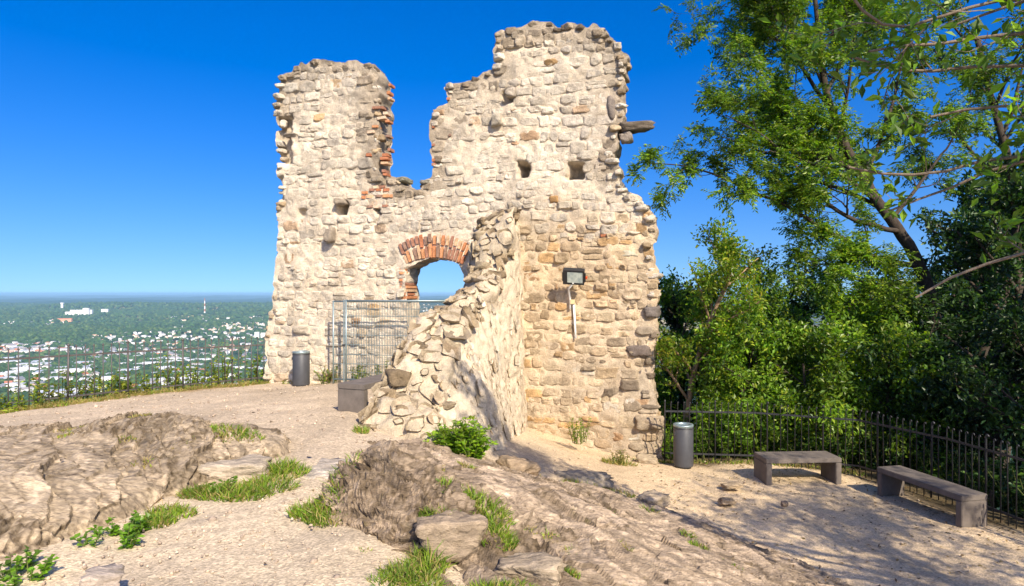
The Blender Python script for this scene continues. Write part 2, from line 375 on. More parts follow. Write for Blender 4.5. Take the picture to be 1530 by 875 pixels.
HOLE = [(607, 530), (607, 412), (611, 401), (624, 393), (644, 387), (664, 387), (681, 392), (689, 399), (693, 410), (693, 530)]
SILW = np.stack(pxw(*np.array(SIL, float).T), 1); HOLEW = np.stack(pxw(*np.array(HOLE, float).T), 1)
TOPW = SILW[15:81]                                                   # weathered upper outline
POCK = [(773, 239, 790, 266, .66), (847, 241, 873, 269, .66), (503, 300, 520, 322, .55), (448, 312, 461, 325, .18), (559, 310, 570, 322, .3), (745, 132, 768, 155, .22), (414, 172, 436, 245, .3), (414, 262, 424, 300, .18), (604, 398, 626, 412, .12)]
POCKW = [(*pxw(a, d), *pxw(c, b), z) for a, b, c, d, z in POCK]      # u0 v0 u1 v1 depth
def wall_low(u, v):
    p = V3(u, v, 0)
    h = .06 * fbm(p * .7, 3, 51) + .16 * sstep(2.2, .4, v) * sstep(5.5, 9, u) + .10 * sstep(3.6, .2, v) - .05 * sstep(4.4, 4.9, v) * sstep(6.6, 7.4, u)
    return h + .10 * sstep(1.6, .3, v) * fbm(p * 2.2, 3, 52) * sstep(5.5, 7.5, u)
def wall_pock(u, v):
    h = np.zeros(np.shape(u)); p = V3(u, v, 0); du, dv = .035 * vnoise(p * 9, 61), .035 * vnoise(p * 9, 62)
    for a, b, c_, d_, z in POCKW:
        i = np.minimum(np.minimum(u + du - a, c_ - u - du), np.minimum(v + dv - b, d_ - v - dv)); h = np.minimum(h, -z * sstep(-.01, .05, i))
    return h
du = .042; us = np.arange(-.2, 10.1, du); vs = np.arange(-1.2, 9.9, du)
U, Vv = np.meshgrid(us, vs); uc, vc = U[:-1, :-1] + du / 2, Vv[:-1, :-1] + du / 2
jp = V3(uc, vc, 0) * 4; ju, jv = .055 * fbm(jp * 1.3, 4, 71), .055 * fbm(jp * 1.3, 4, 72)
cell = inpoly(SILW, uc + ju, vc + jv) & ~inpoly(HOLEW, uc + .3 * ju, vc + .3 * jv)
idx = np.arange(U.size).reshape(U.shape)
q = np.stack([idx[:-1, :-1], idx[:-1, 1:], idx[1:, 1:], idx[1:, :-1]], -1)[cell]
ed = np.concatenate([q[:, [0, 1]], q[:, [1, 2]], q[:, [2, 3]], q[:, [3, 0]]])
key = np.sort(ed, 1); key = key[:, 0].astype(np.int64) * 1000000 + key[:, 1]
un, inv, cnt = np.unique(key, return_inverse=True, return_counts=True); bed = ed[cnt[inv] == 1]
uf, vf = U.ravel().copy(), Vv.ravel().copy()
for it in range(2):                                                   # soften the stair-stepped outline
    su, sv, k = np.zeros_like(uf), np.zeros_like(vf), np.zeros_like(uf)
    for a, b in ((0, 1), (1, 0)):
        np.add.at(su, bed[:, a], uf[bed[:, b]]); np.add.at(sv, bed[:, a], vf[bed[:, b]]); np.add.at(k, bed[:, a], 1)
    m = k > 0; uf[m] = .4 * uf[m] + .6 * su[m] / k[m]; vf[m] = .4 * vf[m] + .6 * sv[m] / k[m]
pw = V3(uf, vf, 0)
def mortar_detail(u, v):
    p = V3(u, v, 0); return .020 * fbm(p * 3, 3, 81) + .024 * fbm(p * 8, 4, 82)
hf = wall_low(uf, vf) + wall_pock(uf, vf) + mortar_detail(uf, vf)
def stain(u, v):
    p = V3(np.asarray(u) * 1.6, np.asarray(v) * .55, 0); n_ = fbm(p, 4, 95) + .5 * fbm(p * 4, 3, 96)
    return (.30 * sstep(.1, .8, n_))[..., None]
def wall_tone(u, v):                                                  # mortar colour over the wall
    p = V3(u, v, 0); n1, n2 = fbm(p * .5, 3, 91), fbm(p * 2.5, 4, 92)
    pale, ochre, grey = np.array([.68, .57, .43]), np.array([.58, .44, .285]), np.array([.36, .29, .21])
    k = np.clip(sstep(5.2, 7.0, u) * sstep(6.2, 4.6, v) * .85 + .2 * n1 + .15 * n2, 0, 1)[..., None]; c = pale * (1 - k) + ochre * k
    g = np.clip(sstep(.85, .0, dist_poly(TOPW, u, v, False) + .25 * n1 + .1 * n2) * .9 * sstep(4.8, 6, v), 0, 1)
    g = np.maximum(g, np.clip(sstep(1.9, .6, v + .4 * n1) * sstep(7.6, 8.6, u) * .75, 0, 1))[..., None]
    c = (c * (1 - g) + grey * g) * (1 + .12 * n2[..., None]); st = stain(u, v); return c * (1 - st) + np.array([.33, .285, .225]) * st
acc = Acc(); acc.add(w3(uf, vf, hf), q, None, wall_tone(uf, vf))
TH = .72; nst = 7                                                    # broken sides and back of the wall
hs_ = np.linspace(0, 1, nst)
bid, binv = np.unique(bed, return_inverse=True); be = binv.reshape(bed.shape); nb = len(bid); ring = []
for k, t in enumerate(hs_):
    pr = np.stack([uf[bid], vf[bid], np.full(nb, -t * TH)], 1); am = .05 * (1 if k else 0)
    ub = uf[bid] + am * fbm(pr * 3.1, 3, 101); vb = vf[bid] + am * fbm(pr * 3.1, 3, 102)
    ring.append(w3(ub, vb, hf[bid] * (1 - t) - TH * t))
Vr = np.concatenate(ring); qq = np.concatenate([np.stack([be[:, 1] + k * nb, be[:, 0] + k * nb, be[:, 0] + (k + 1) * nb, be[:, 1] + (k + 1) * nb], 1) for k in range(nst - 1)])
acc.add(Vr, qq, None, np.tile(wall_tone(uf[bid], vf[bid]), (nst, 1)) * .95)
acc.add(w3(uf, vf, -TH + mortar_detail(uf + 20, vf) * 2), q[:, ::-1], None, (.5, .43, .34))
ruin = empty('castle_ruin', (-1.5, 15.0, 1.3), 'roofless pale stone castle ruin wall with a brick arch and broken stepped top', 'ruin')
V_all, Q_all, C_all = np.concatenate(acc.V), np.concatenate(acc.Q), np.concatenate(acc.C)
used, rinv = np.unique(Q_all, return_inverse=True)
wall = obj('main_wall', make_mesh('main_wall', V_all[used], rinv.reshape(-1, 4), None, C_all[used]), M['mortar'], ruin)

# stones: low irregular domes bedded in the mortar, frame given by a surface function
rng = np.random.default_rng(7)
RINGS = np.array([1.16, 1.0, .88, .72, .45, .12]); RH = np.array([-.7, .40, .86, .98, 1.0, 1.0]); SEG = 16
def stone_shape(w, h, p, seed, nexp=None):
    r = np.random.default_rng(seed); th = np.arange(SEG) / SEG * 2 * np.pi + .2; e = nexp or r.uniform(2.6, 5)
    ca, sa = np.cos(th), np.sin(th); a = np.sign(ca) * np.abs(ca) ** (2 / e) * w / 2; b = np.sign(sa) * np.abs(sa) ** (2 / e) * h / 2
    lob = 1 + .17 * vnoise(V3(ca * 1.6, sa * 1.6, seed * 3.7), 5) + .07 * r.standard_normal(SEG)
    sk = r.uniform(-.18, .18); a, b = a * lob + sk * b, b * lob + r.uniform(-.12, .12) * a * h / w
    L = np.stack([np.outer(RINGS, a), np.outer(RINGS, b)], -1); H = np.repeat(RH[:, None] * p, SEG, 1); H[0] -= .012
    tx, ty = r.uniform(-.22, .22, 2) * p / max(w, h) * 2
    H[2:] += L[2:, :, 0] * tx * 2 + L[2:, :, 1] * ty * 2
    rough = .5 * p + .010
    H[1:] += rough * fbm(np.concatenate([L[1:] * 9, np.full((5, SEG, 1), seed * 1.3)], -1), 3, 6)
    L[1:] += .010 * np.stack([fbm(np.concatenate([L[1:] * 14, np.full((5, SEG, 1), seed * .7 + 9 * k)], -1), 2, 8 + k) for k in (0, 1)], -1)
    return L.reshape(-1, 2), H.ravel()
_i = np.arange(len(RINGS) * SEG).reshape(-1, SEG); _n = np.roll(_i, -1, 1)
STONE_Q = np.stack([_i[:-1], _n[:-1], _n[1:], _i[1:]], -1).reshape(-1, 4)
STONE_T = np.array([[_i[-1, 0], _i[-1, k], _i[-1, k + 1]] for k in range(1, SEG - 1)])
pal_white = np.array([(.70, .62, .50), (.65, .57, .455), (.74, .66, .53), (.59, .505, .395), (.68, .59, .46), (.55, .48, .39)])
pal_brown = np.array([(.52, .385, .235), (.45, .33, .205), (.38, .28, .17), (.58, .45, .29), (.62, .49, .32), (.48, .37, .25), (.50, .31, .14)])
pal_dark = np.array([(.25, .195, .135), (.18, .14, .10), (.31, .245, .17), (.37, .30, .215)])
pieces = []                                                           # (screen size, V, colour)
def add_stone(V, col, store=None, mort=None):
    px, py = to_px(V); s = (px.max() - px.min()) * (py.max() - py.min())
    if mort is None: mort = col
    w = np.repeat(np.array([1, .55, .15, 0, 0, 0]), SEG)[:, None] * rng.uniform(.5, 1.0)
    cc = np.asarray(col) * rng.uniform(.76, 1.1) * (1 - w) + np.asarray(mort) * w
    (pieces if store is None else store).append((s, V, cc))
BRICKZONE = np.stack(pxw(*np.array([(596, 400), (596, 356), (612, 347), (650, 344), (685, 348), (697, 358), (697, 400)], float).T), 1)
v0 = -.7; row = 0
while v0 < 9.8:
    rh = rng.uniform(.12, .28) if v0 > 1 else rng.uniform(.18, .34)
    u0 = -.3 + rng.uniform(0, .3)
    while u0 < 10:
        h = rh * rng.uniform(.78, 1.02); w_ = float(np.clip(h * rng.uniform(.85, 2.2), .13, .52)); um, vm = u0 + w_ / 2, v0 + rh / 2 + .12 * float(vnoise(V3(u0 * .45, row * .37, 0), 15))
        u0 += w_ + rng.uniform(.015, .05)
        subs = [(um, vm, w_, h)]
        if rng.random() < .16: subs = [(um, vm + h * .26, w_, h * .45), (um, vm - h * .26, w_, h * .45)]
        elif rng.random() < .07: continue
        for (a, b, ww, hh) in subs:
            a += rng.normal(0, .012); b += rng.normal(0, .016); ua = np.array([a, a - ww * .4, a + ww * .4, a, a]); vb = np.array([b, b, b, b + hh * .4, b - hh * .4])
            if not inpoly(SILW, ua, vb).all() or inpoly(HOLEW, ua, vb).any() or inpoly(BRICKZONE, ua, vb).any(): continue
            if (wall_pock(ua, vb) < -.05).any(): continue
            dt = float(dist_poly(TOPW, a, b, False)) + .3 * float(vnoise(V3(a * 1.2, b * 1.2, 3), 16)); px_, py_ = to_px(w3(np.array(a), np.array(b), 0.))
            zone_b = float(sstep(5.6, 7.2, a) * sstep(6.0, 4.4, b)) + .3 * float(vnoise(V3(a, b, 1), 17))
            pr = rng.uniform(.004, .025) * (1 + .5 * float(vnoise(V3(a * .8, b * .8, 5), 18)))
            if dt < .33 and b > 4.8: col = pal_dark[rng.integers(4)] * rng.uniform(1, 1.45); pr *= 1.4
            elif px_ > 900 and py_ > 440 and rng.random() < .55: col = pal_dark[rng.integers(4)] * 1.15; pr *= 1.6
            elif zone_b > rng.uniform(.15, .9): col = pal_brown[rng.integers(7)]
            else: col = pal_white[rng.integers(6)]
            st = stain(np.array([a]), np.array([b]))[0]; col = np.asarray(col) * (1 - st) + np.array([.36, .31, .245]) * st
            if rng.random() < .02: col = np.array((.46, .28, .15))
            if rng.random() < .13: pr *= 2.6
            mt = wall_tone(np.array([a]), np.array([b]))[0]; kk = rng.uniform(.1, .6) * (1 - .6 * min(max(zone_b, 0), 1)); col = np.asarray(col) * (1 - kk) + mt * kk
            if b > 4 and a < 5: pr *= .85
            L, H = stone_shape(ww, hh, pr, int(rng.integers(1e6)))
            uu, vv = a + L[:, 0], b + L[:, 1]
            add_stone(w3(uu, vv, wall_low(uu, vv) + H + .004), col, None, wall_tone(np.array([a]), np.array([b]))[0])
    v0 += rh + rng.uniform(.012, .035); row += 1

# rough lumps for broken edges, ledges and corbels
ICO_V, ICO_F = ico(3)
def lump(c, size, seed, R=None, blocky=.55, rough=.16):
    r = np.random.default_rng(seed + 5); ax = np.vstack([np.eye(3), -np.eye(3)]) + r.normal(0, .16, (6, 3)); ex = r.normal(size=(9, 3))
    pl = np.vstack([ax, ex]); pl /= np.linalg.norm(pl, axis=1)[:, None]; dd = np.concatenate([r.uniform(.72, .95, 6), r.uniform(.82, 1.15, 9) + .25 * blocky])
    dt = ICO_V @ pl.T; rad = np.min(np.where(dt > .05, dd / np.maximum(dt, .05), 9.), 1)
    v = ICO_V * np.minimum(rad, 1.35)[:, None]
    v = v * (1 + .7 * rough * fbm(v * 2.2 + seed * 3.1, 4, 23))[:, None] + .035 * np.stack([fbm(v * 6 + seed + k * 7, 3, 24) for k in range(3)], 1)
    v = v * (np.array(size) / 2)
    if R is not None: v = v @ np.asarray(R).T
    return v + np.array(c)
RW = np.stack([np.append(WT, 0), np.append(-WN, 0), [0, 0, 1]], 1)      # wall frame: along, into wall, up
edges_ = []
pts = SILW[3:102]
for i in range(len(pts) - 1):
    a, b = pts[i], pts[i + 1]; L = np.hypot(*(b - a)); t = rng.uniform(0, .1)
    while t < L:
        c_ = a + (b - a) * t / L; s = rng.uniform(.10, .26); top = 15 <= i + 3 <= 80
        for dep in ((-.08,) if rng.random() < .45 else (-.08, -.42)):
            nrm = np.array([-(b - a)[1], (b - a)[0]]) / (L + 1e-9); off = -rng.uniform(.05, .13)
            cc = w3(np.array(c_[0] - nrm[0] * off * -1), np.array(c_[1] - nrm[1] * off * -1), np.array(dep + rng.uniform(-.05, .04)))
            hiup = top and abs((b - a)[0]) > abs((b - a)[1]) * .6
            if hiup: col = pal_dark[rng.integers(4)] * rng.uniform(.9, 1.3)
            elif c_[1] > 3.5 and rng.random() < .62: col = pal_white[rng.integers(6)] * .95
            else: col = pal_brown[rng.integers(6)] * .85 if rng.random() < .6 else pal_dark[rng.integers(4)] * 1.2
            size = (s * rng.uniform(.8, 1.4), s * rng.uniform(.9, 1.5), s * rng.uniform(.5, .85))
            edges_.append((to_px(cc)[0], lump(cc, size, int(rng.integers(1e4)), RW @ rotz(rng.normal(0, .25)), .5), col))
        t += s * rng.uniform(.9, 2.2)
for k, (x, V, col) in enumerate(edges_):
    obj('edge_stone', make_mesh('edge_stone', V, None, ICO_F, col), M['stone'], wall)
def wall_block(name, px, py, wpx, hpx, dep, out, col, blocky=.85, mat='stone'):
    u, v = pxw(px, py); d = WA[1] + WT[1] * float(u); s = d / F
    c_ = w3(np.array(float(u)), np.array(float(v)), float(wall_low(np.array(float(u)), np.array(float(v)))) + out - dep / 2)
    return obj(name, make_mesh(name, lump(c_, (wpx * s, dep, hpx * s), int(px * 7 + py) % 997, RW, blocky, .10), None, ICO_F, col), M[mat], wall)
dk = np.array((.24, .20, .16))
for a in [('corbel', 497, 352, 16, 22, .6, .28, (.34, .28, .21)), ('corbel', 511, 302, 16, 10, .5, .2, (.36, .30, .23)), ('corbel', 741, 180, 17, 20, .55, .22, (.5, .43, .33)), ('corbel', 764, 138, 18, 16, .5, .18, (.45, .38, .3)),
          ('ledge_slab', 945, 187, 58, 17, .6, .10, (.20, .16, .12), 2.2), ('ledge_slab', 934, 203, 22, 16, .5, .04, (.36, .3, .24)), ('upright_slab', 915, 160, 16, 40, .3, .07, (.23, .19, .155)),  # tall dark upright slab: a wall slot's shade put into the stone colour
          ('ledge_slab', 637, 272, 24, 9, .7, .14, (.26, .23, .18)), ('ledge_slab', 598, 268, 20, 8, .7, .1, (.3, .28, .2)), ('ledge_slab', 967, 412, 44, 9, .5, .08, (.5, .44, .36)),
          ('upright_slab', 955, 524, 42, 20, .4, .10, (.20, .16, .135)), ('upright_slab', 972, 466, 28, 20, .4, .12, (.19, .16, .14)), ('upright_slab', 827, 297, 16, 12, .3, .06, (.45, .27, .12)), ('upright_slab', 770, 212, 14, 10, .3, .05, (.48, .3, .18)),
          ('upright_slab', 822, 92, 22, 10, .3, .05, (.42, .27, .13)), ('ledge_slab', 935, 380, 40, 12, .4, .05, (.52, .46, .34)), ('ledge_slab', 437, 203, 26, 6, .5, .12, (.45, .38, .3))]:
    wall_block(*a)

# bricks: arch over the opening, jamb and patches
bm_ = Acc().box((0, 0, 0), (1, 1, 1)).mesh('brick')
def brick_meshes():
    out = []
    for col in [(.50, .21, .095), (.56, .27, .13), (.43, .17, .085), (.58, .37, .22), (.34, .17, .11), (.62, .46, .32), (.28, .175, .125)]:
        m = bevel_box('brick', (1, 1, 1), .06); a = m.attributes.new('Col', 'FLOAT_COLOR', 'POINT')
        a.data.foreach_set('color', np.tile(np.array([*col, 1], np.float32), len(m.vertices))); m.materials.append(M['brick']); out.append(m)
    return out
BR = brick_meshes()
def brick(px, py, wpx, hpx, ang=0., out=.03, dep=.3, kind=None):
    u, v = pxw(px, py); s = (WA[1] + WT[1] * float(u)) / F
    c_ = w3(np.array(float(u)), np.array(float(v)), float(wall_low(np.array(float(u)), np.array(float(v)))) + out - dep / 2)
    o = obj('brick', BR[rng.integers(7) if kind is None else kind], None, wall)
    Rm = Matrix([list(r) for r in (RW @ np.array([[math.cos(ang), 0, math.sin(ang)], [0, 1, 0], [-math.sin(ang), 0, math.cos(ang)]]))]).to_4x4()
    o.matrix_basis = Matrix.Translation(Vector(c_)) @ Rm @ Matrix.Diagonal((wpx * s, dep, hpx * s, 1)); return o
ncol = 17; Rr = 95.0; ccx, ccy = 650.0, 482.0                         # flat segmental arch, photo pixels on the wall plane
for i in range(ncol):
    a = math.radians(-24 + 48 * i / (ncol - 1)); cut = rng.uniform(.38, .62); r0, r1 = Rr + 1, Rr + 36 - 4 * abs(math.sin(a)) + rng.uniform(-2, 2)
    for lo, hi in ((r0, r0 + (r1 - r0) * cut - .8), (r0 + (r1 - r0) * cut + .8, r1)):
        rm = (lo + hi) / 2; brick(ccx + rm * math.sin(a), ccy - rm * math.cos(a), 3.4 + .006 * rm + rng.uniform(-.2, .7), hi - lo, a + rng.normal(0, .02), rng.uniform(.035, .06), .5)
for i in range(10): brick(603 + rng.uniform(-1.5, .8), 403 + 5.2 * i, rng.uniform(10, 13), 4.3, 0, rng.uniform(-.06, .03), .66, [0, 1, 2, 0, 4, 1, 3, 2, 0, 5][i])
for x, y, w_ in [(566, 162, 18), (571, 177, 14), (577, 170, 8), (555, 198, 12), (562, 190, 10), (552, 232, 9), (574, 237, 12), (575, 244, 12), (576, 232, 9), (576, 261, 7), (574, 256, 6), (545, 288, 10), (556, 284, 9), (566, 284, 10), (577, 284, 10), (552, 294, 12), (543, 295, 6), (566, 293, 10), (577, 293, 11), (561, 280, 8), (571, 279, 9),
                  (552, 309, 9), (563, 309, 12), (575, 308, 8), (585, 293, 4), (672, 202, 4), (648, 217, 5), (651, 240, 10), (704, 183, 6), (670, 148, 5), (649, 246, 7), (582, 140, 5), (584, 128, 4), (583, 148, 5), (917, 450, 10), (770, 385, 9), (903, 352, 12), (580, 182, 7), (580, 204, 6), (582, 224, 5), (648, 190, 4)]:
    brick(x, y, w_, rng.uniform(3.6, 5), rng.normal(0, .04), rng.uniform(.03, .05), .25)

# ------------------------------------------------------------------ castle ruin: cross wall stub running towards the camera
SEC = np.array([  # depth, left base x, left top x, top z, right top x, right base x
    (14.6, -.85, -.70, 5.50, .16, .36), (13.9, -.90, -.74, 5.48, .10, .30), (13.45, -.98, -.82, 5.40, .03, .26), (13.2, -1.0, -.80, 4.85, -.06, .24), (12.98, -1.0, -.80, 4.30, -.18, .21), (12.75, -1.05, -.86, 3.82, -.30, .18), (12.4, -1.15, -.95, 3.66, -.40, .15), (12.0, -1.3, -1.08, 3.55, -.50, .10),
    (11.3, -1.55, -1.36, 3.25, -.74, .03), (10.7, -1.85, -1.62, 2.98, -.86, -.05), (10.1, -2.05, -1.84, 2.62, -.98, -.13), (9.7, -2.2, -1.92, 2.22, -1.06, -.2), (9.35, -2.35, -2.1, 1.92, -1.12, -.26), (9.0, -2.4, -2.15, 1.66, -1.12, -.34), (8.7, -2.35, -2.1, 1.25, -1.15, -.5)])
def cw(s, t):
    """s: metres from the main wall; t in 0..3: left face, top, right face"""
    d = 14.6 - s; o = SEC[::-1]; lb, lt, zt, rt, rb = (np.interp(d, o[:, 0], o[:, k]) for k in range(1, 6))
    zb = np.interp(d, [8.7, 9.3, 10.5, 14.6], [.9, .8, .7, .2])
    t = np.clip(t, 0, 3); a, b, c_ = np.clip(t, 0, 1), np.clip(t - 1, 0, 1), np.clip(t - 2, 0, 1)
    crown = .10 * np.sin(np.pi * b); dl = .5 * sstep(12.6, 13.3, d)
    x = lb + (lt - lb) * a + (rt - lt) * b + (rb - rt) * c_; z = zb + (zt - dl - zb) * a + dl * b + crown - (zt - zb) * c_
    return np.stack([x, d, z], -1)
def cw_frame(s, t):
    p = cw(s, t); e = .02; ds = cw(s + e, t) - cw(s - e, t); dt = cw(s, t + e) - cw(s, t - e)
    dt = dt / (np.linalg.norm(dt, axis=-1, keepdims=True) + 1e-9); n = np.cross(dt, ds); n /= np.linalg.norm(n, axis=-1, keepdims=True) + 1e-9
    return p, n, dt
S_, T_ = np.meshgrid(np.linspace(0, 5.9, 150), np.concatenate([np.linspace(0, 1, 40), np.linspace(1, 2, 34)[1:], np.linspace(2, 3, 60)[1:]]))
p, nn, _ = cw_frame(S_, T_)
sm = nn.copy()
for it in range(6): sm[1:-1] = (sm[:-2] + sm[1:-1] + sm[2:]) / 3
sm /= np.linalg.norm(sm, axis=-1, keepdims=True)
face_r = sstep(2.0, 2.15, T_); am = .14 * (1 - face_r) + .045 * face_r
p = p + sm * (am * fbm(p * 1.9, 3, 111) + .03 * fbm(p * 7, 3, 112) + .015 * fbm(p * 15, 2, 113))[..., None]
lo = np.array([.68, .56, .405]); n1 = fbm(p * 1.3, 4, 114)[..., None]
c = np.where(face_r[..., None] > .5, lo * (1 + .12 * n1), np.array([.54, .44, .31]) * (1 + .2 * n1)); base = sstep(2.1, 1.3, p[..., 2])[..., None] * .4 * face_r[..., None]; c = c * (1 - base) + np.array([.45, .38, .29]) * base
idx = np.arange(S_.size).reshape(S_.shape); q = np.stack([idx[:-1, :-1], idx[:-1, 1:], idx[1:, 1:], idx[1:, :-1]], -1).reshape(-1, 4)
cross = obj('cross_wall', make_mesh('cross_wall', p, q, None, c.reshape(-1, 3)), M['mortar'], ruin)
cpieces = []
for face, (t0, t1) in enumerate([(0.2, 1.0), (1.0, 2.0), (2.0, 2.97)]):
    got = []
    for k in range(2600):
        sc_ = rng.uniform(.15, 5.8); Lt = np.linalg.norm(cw(np.array(sc_), np.array(t1 - 1e-3)) - cw(np.array(sc_), np.array(t0 + 1e-3))); tm = rng.uniform(0, Lt); ra = rng.uniform(.075, .18) * (1 - .45 * k / 2600) if face < 2 else rng.uniform(.06, .15) * (1 - .4 * k / 2600)
        if any((sc_ - g[0]) ** 2 + (tm - g[1]) ** 2 < ((ra + g[2]) * .92) ** 2 for g in got): continue
        got.append((sc_, tm, ra))
        if face == 2 and rng.random() < .3: continue
        tt = t0 + (t1 - t0) * tm / max(Lt, .01); asp = rng.uniform(.75, 1.1)
        L, H = stone_shape(ra * 2 * asp, ra * 2 / asp, (rng.uniform(.015, .05) if face < 2 else rng.uniform(.003, .010)), int(rng.integers(1e6)))
        pp_, n_, d_ = cw_frame(np.array(sc_), np.array(np.clip(tt, .01, 2.99))); sd = np.cross(n_, d_); an = rng.uniform(-.5, .5); L = L @ np.array([[math.cos(an), -math.sin(an)], [math.sin(an), math.cos(an)]])
        off = float((.14 if face < 2 else .045) * fbm(pp_[None] * 1.9, 3, 111)[0])
        Vs = pp_ + L[:, :1] * sd + L[:, 1:] * d_ + (H[:, None] + off + .012) * n_
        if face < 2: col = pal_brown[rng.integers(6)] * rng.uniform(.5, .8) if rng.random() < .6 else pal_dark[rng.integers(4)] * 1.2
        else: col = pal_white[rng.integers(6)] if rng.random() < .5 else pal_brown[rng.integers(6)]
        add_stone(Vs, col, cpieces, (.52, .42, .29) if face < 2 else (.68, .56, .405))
print('stones', len(pieces), len(cpieces))
def emit(store, parent, keep, joined):
    store.sort(key=lambda a: -a[0]); rest = Acc()
    for i, (s, V, col) in enumerate(store):
        if i < keep:
            o_ = V.mean(0); obj('stone', make_mesh('stone', V - o_, STONE_Q, STONE_T, col), M['stone'], parent, o_)
        else: rest.add(V, STONE_Q, STONE_T, col)
    if rest.n: tag(rest.build(joined, M['stone'], parent, True), kind='stuff')
emit(pieces, wall, 230, 'small_rubble'); emit(cpieces, cross, 70, 'small_rubble')
for px, py, d, s in [(730, 345, 13.35, .34), (748, 352, 13.3, .36), (762, 345, 13.4, .3), (726, 372, 13.1, .32), (745, 380, 13.05, .34), (758, 372, 13.15, .28), (724, 398, 12.9, .3), (742, 405, 12.85, .32), (715, 425, 12.7, .3), (735, 428, 12.65, .3), (702, 398, 12.95, .28), (748, 318, 13.7, .5), (722, 326, 13.55, .42), (715, 348, 13.35, .4), (712, 366, 13.2, .36), (718, 392, 12.9, .38), (708, 410, 12.7, .34), (765, 318, 13.8, .36), (690, 432, 12.2, .36), (655, 458, 11.4, .36), (640, 478, 11.1, .4), (622, 486, 10.7, .3), (660, 480, 10.9, .45), (600, 530, 10.1, .42), (640, 520, 10.2, .5), (590, 560, 9.7, .55), (575, 585, 9.55, .4), (560, 612, 9.3, .35), (548, 636, 9.1, .36), (600, 610, 9.2, .34), (575, 655, 9.0, .4), (620, 650, 8.95, .34), (650, 560, 9.8, .32), (665, 600, 9.5, .28)]:
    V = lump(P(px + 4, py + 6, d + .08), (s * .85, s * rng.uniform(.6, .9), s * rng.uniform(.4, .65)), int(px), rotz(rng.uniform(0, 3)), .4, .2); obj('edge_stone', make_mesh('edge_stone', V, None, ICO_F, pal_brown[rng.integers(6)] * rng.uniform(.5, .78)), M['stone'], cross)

# ------------------------------------------------------------------ bedrock outcrops
def rock_field(name, fz, x0, x1, y0, y1, step, ang, mat, colf, label, amp=1.0, sink=.06):
    xs = np.arange(x0, x1, step); ys = np.arange(y0, y1, step); X, Y = np.meshgrid(xs, ys); Z = fz(X, Y)
    gx, gy = np.gradient(Z, step, axis=1), np.gradient(Z, step, axis=0); N = np.stack([-gx, -gy, np.ones_like(Z)], -1); N /= np.linalg.norm(N, axis=-1, keepdims=True)
    p = np.stack([X, Y, Z], -1); ca, sa = math.cos(ang), math.sin(ang)
    r = np.stack([X * ca + Y * sa, -X * sa + Y * ca, Z * 1.5], -1); r = r + .12 * np.stack([fbm(p * 2, 2, 130 + k) for k in range(3)], -1)
    r = r + .03 * np.stack([fbm(p * 6, 2, 135 + k) for k in range(3)], -1)
    lay = []
    for sx, sy, sd in ((.7, 4.0, 140), (2.5, 13, 150), (6, 26, 155)):
        a1, a2, ci = worley(r * np.array([sx, sy, sy * .8]), sd); of = worley.off; lay.append([k.reshape(X.shape) for k in (a2 - a1, ci, of[:, 1], of[:, 0])])
    (f21, cid, o1, _), (g21, c2, o2, e2), (h21, c3, o3, e3) = lay
    wear = sstep(-.25, .35, fbm(p * 1.1, 3, 170))                         # worn smooth patches and rough patches
    hh = amp * ((cid - .5) * .085 + .09 * o1 + wear * ((c2 - .5) * .030 + .055 * o2 + .015 * e2) + (.4 + .6 * wear) * ((c3 - .5) * .010 + .018 * o3) + .045 * fbm(p * 1.2, 3, 160) + .010 * fbm(r * np.array([6, 20, 14]), 3, 161))
    q3 = p + N * hh[..., None]
    keep = q3[..., 2] > G(q3[..., 0], q3[..., 1]) - sink
    kc = keep[:-1, :-1] | keep[1:, :-1] | keep[:-1, 1:] | keep[1:, 1:]
    idx = np.arange(X.size).reshape(X.shape); q = np.stack([idx[:-1, :-1], idx[:-1, 1:], idx[1:, 1:], idx[1:, :-1]], -1)[kc]
    crack_soil_shade = (sstep(.22, .0, g21) * .7 * wear + sstep(.18, 0, h21) * .45 + sstep(.05, 0, f21) * .55 + sstep(.3, .7, fbm(p * 1.6, 4, 175)) * .3).clip(0, .9)[..., None]  # crack soil, made wide and dark to stand in for missing relief shading
    col = colf(p) * (1 + .3 * (cid - .5) + .7 * (c2 - .5) + .5 * (c3 - .5) + .2 * (1 - wear))[..., None] * (1 - crack_soil_shade) + np.array([.12, .085, .05]) * crack_soil_shade  # flake tones spread apart in colour to replace weak relief shading
    u_, inv = np.unique(q, return_inverse=True)
    return tag(obj(name, make_mesh(name, q3.reshape(-1, 3)[u_], inv.reshape(-1, 4), None, col.reshape(-1, 3)[u_], False), M[mat]), label, 'rock')
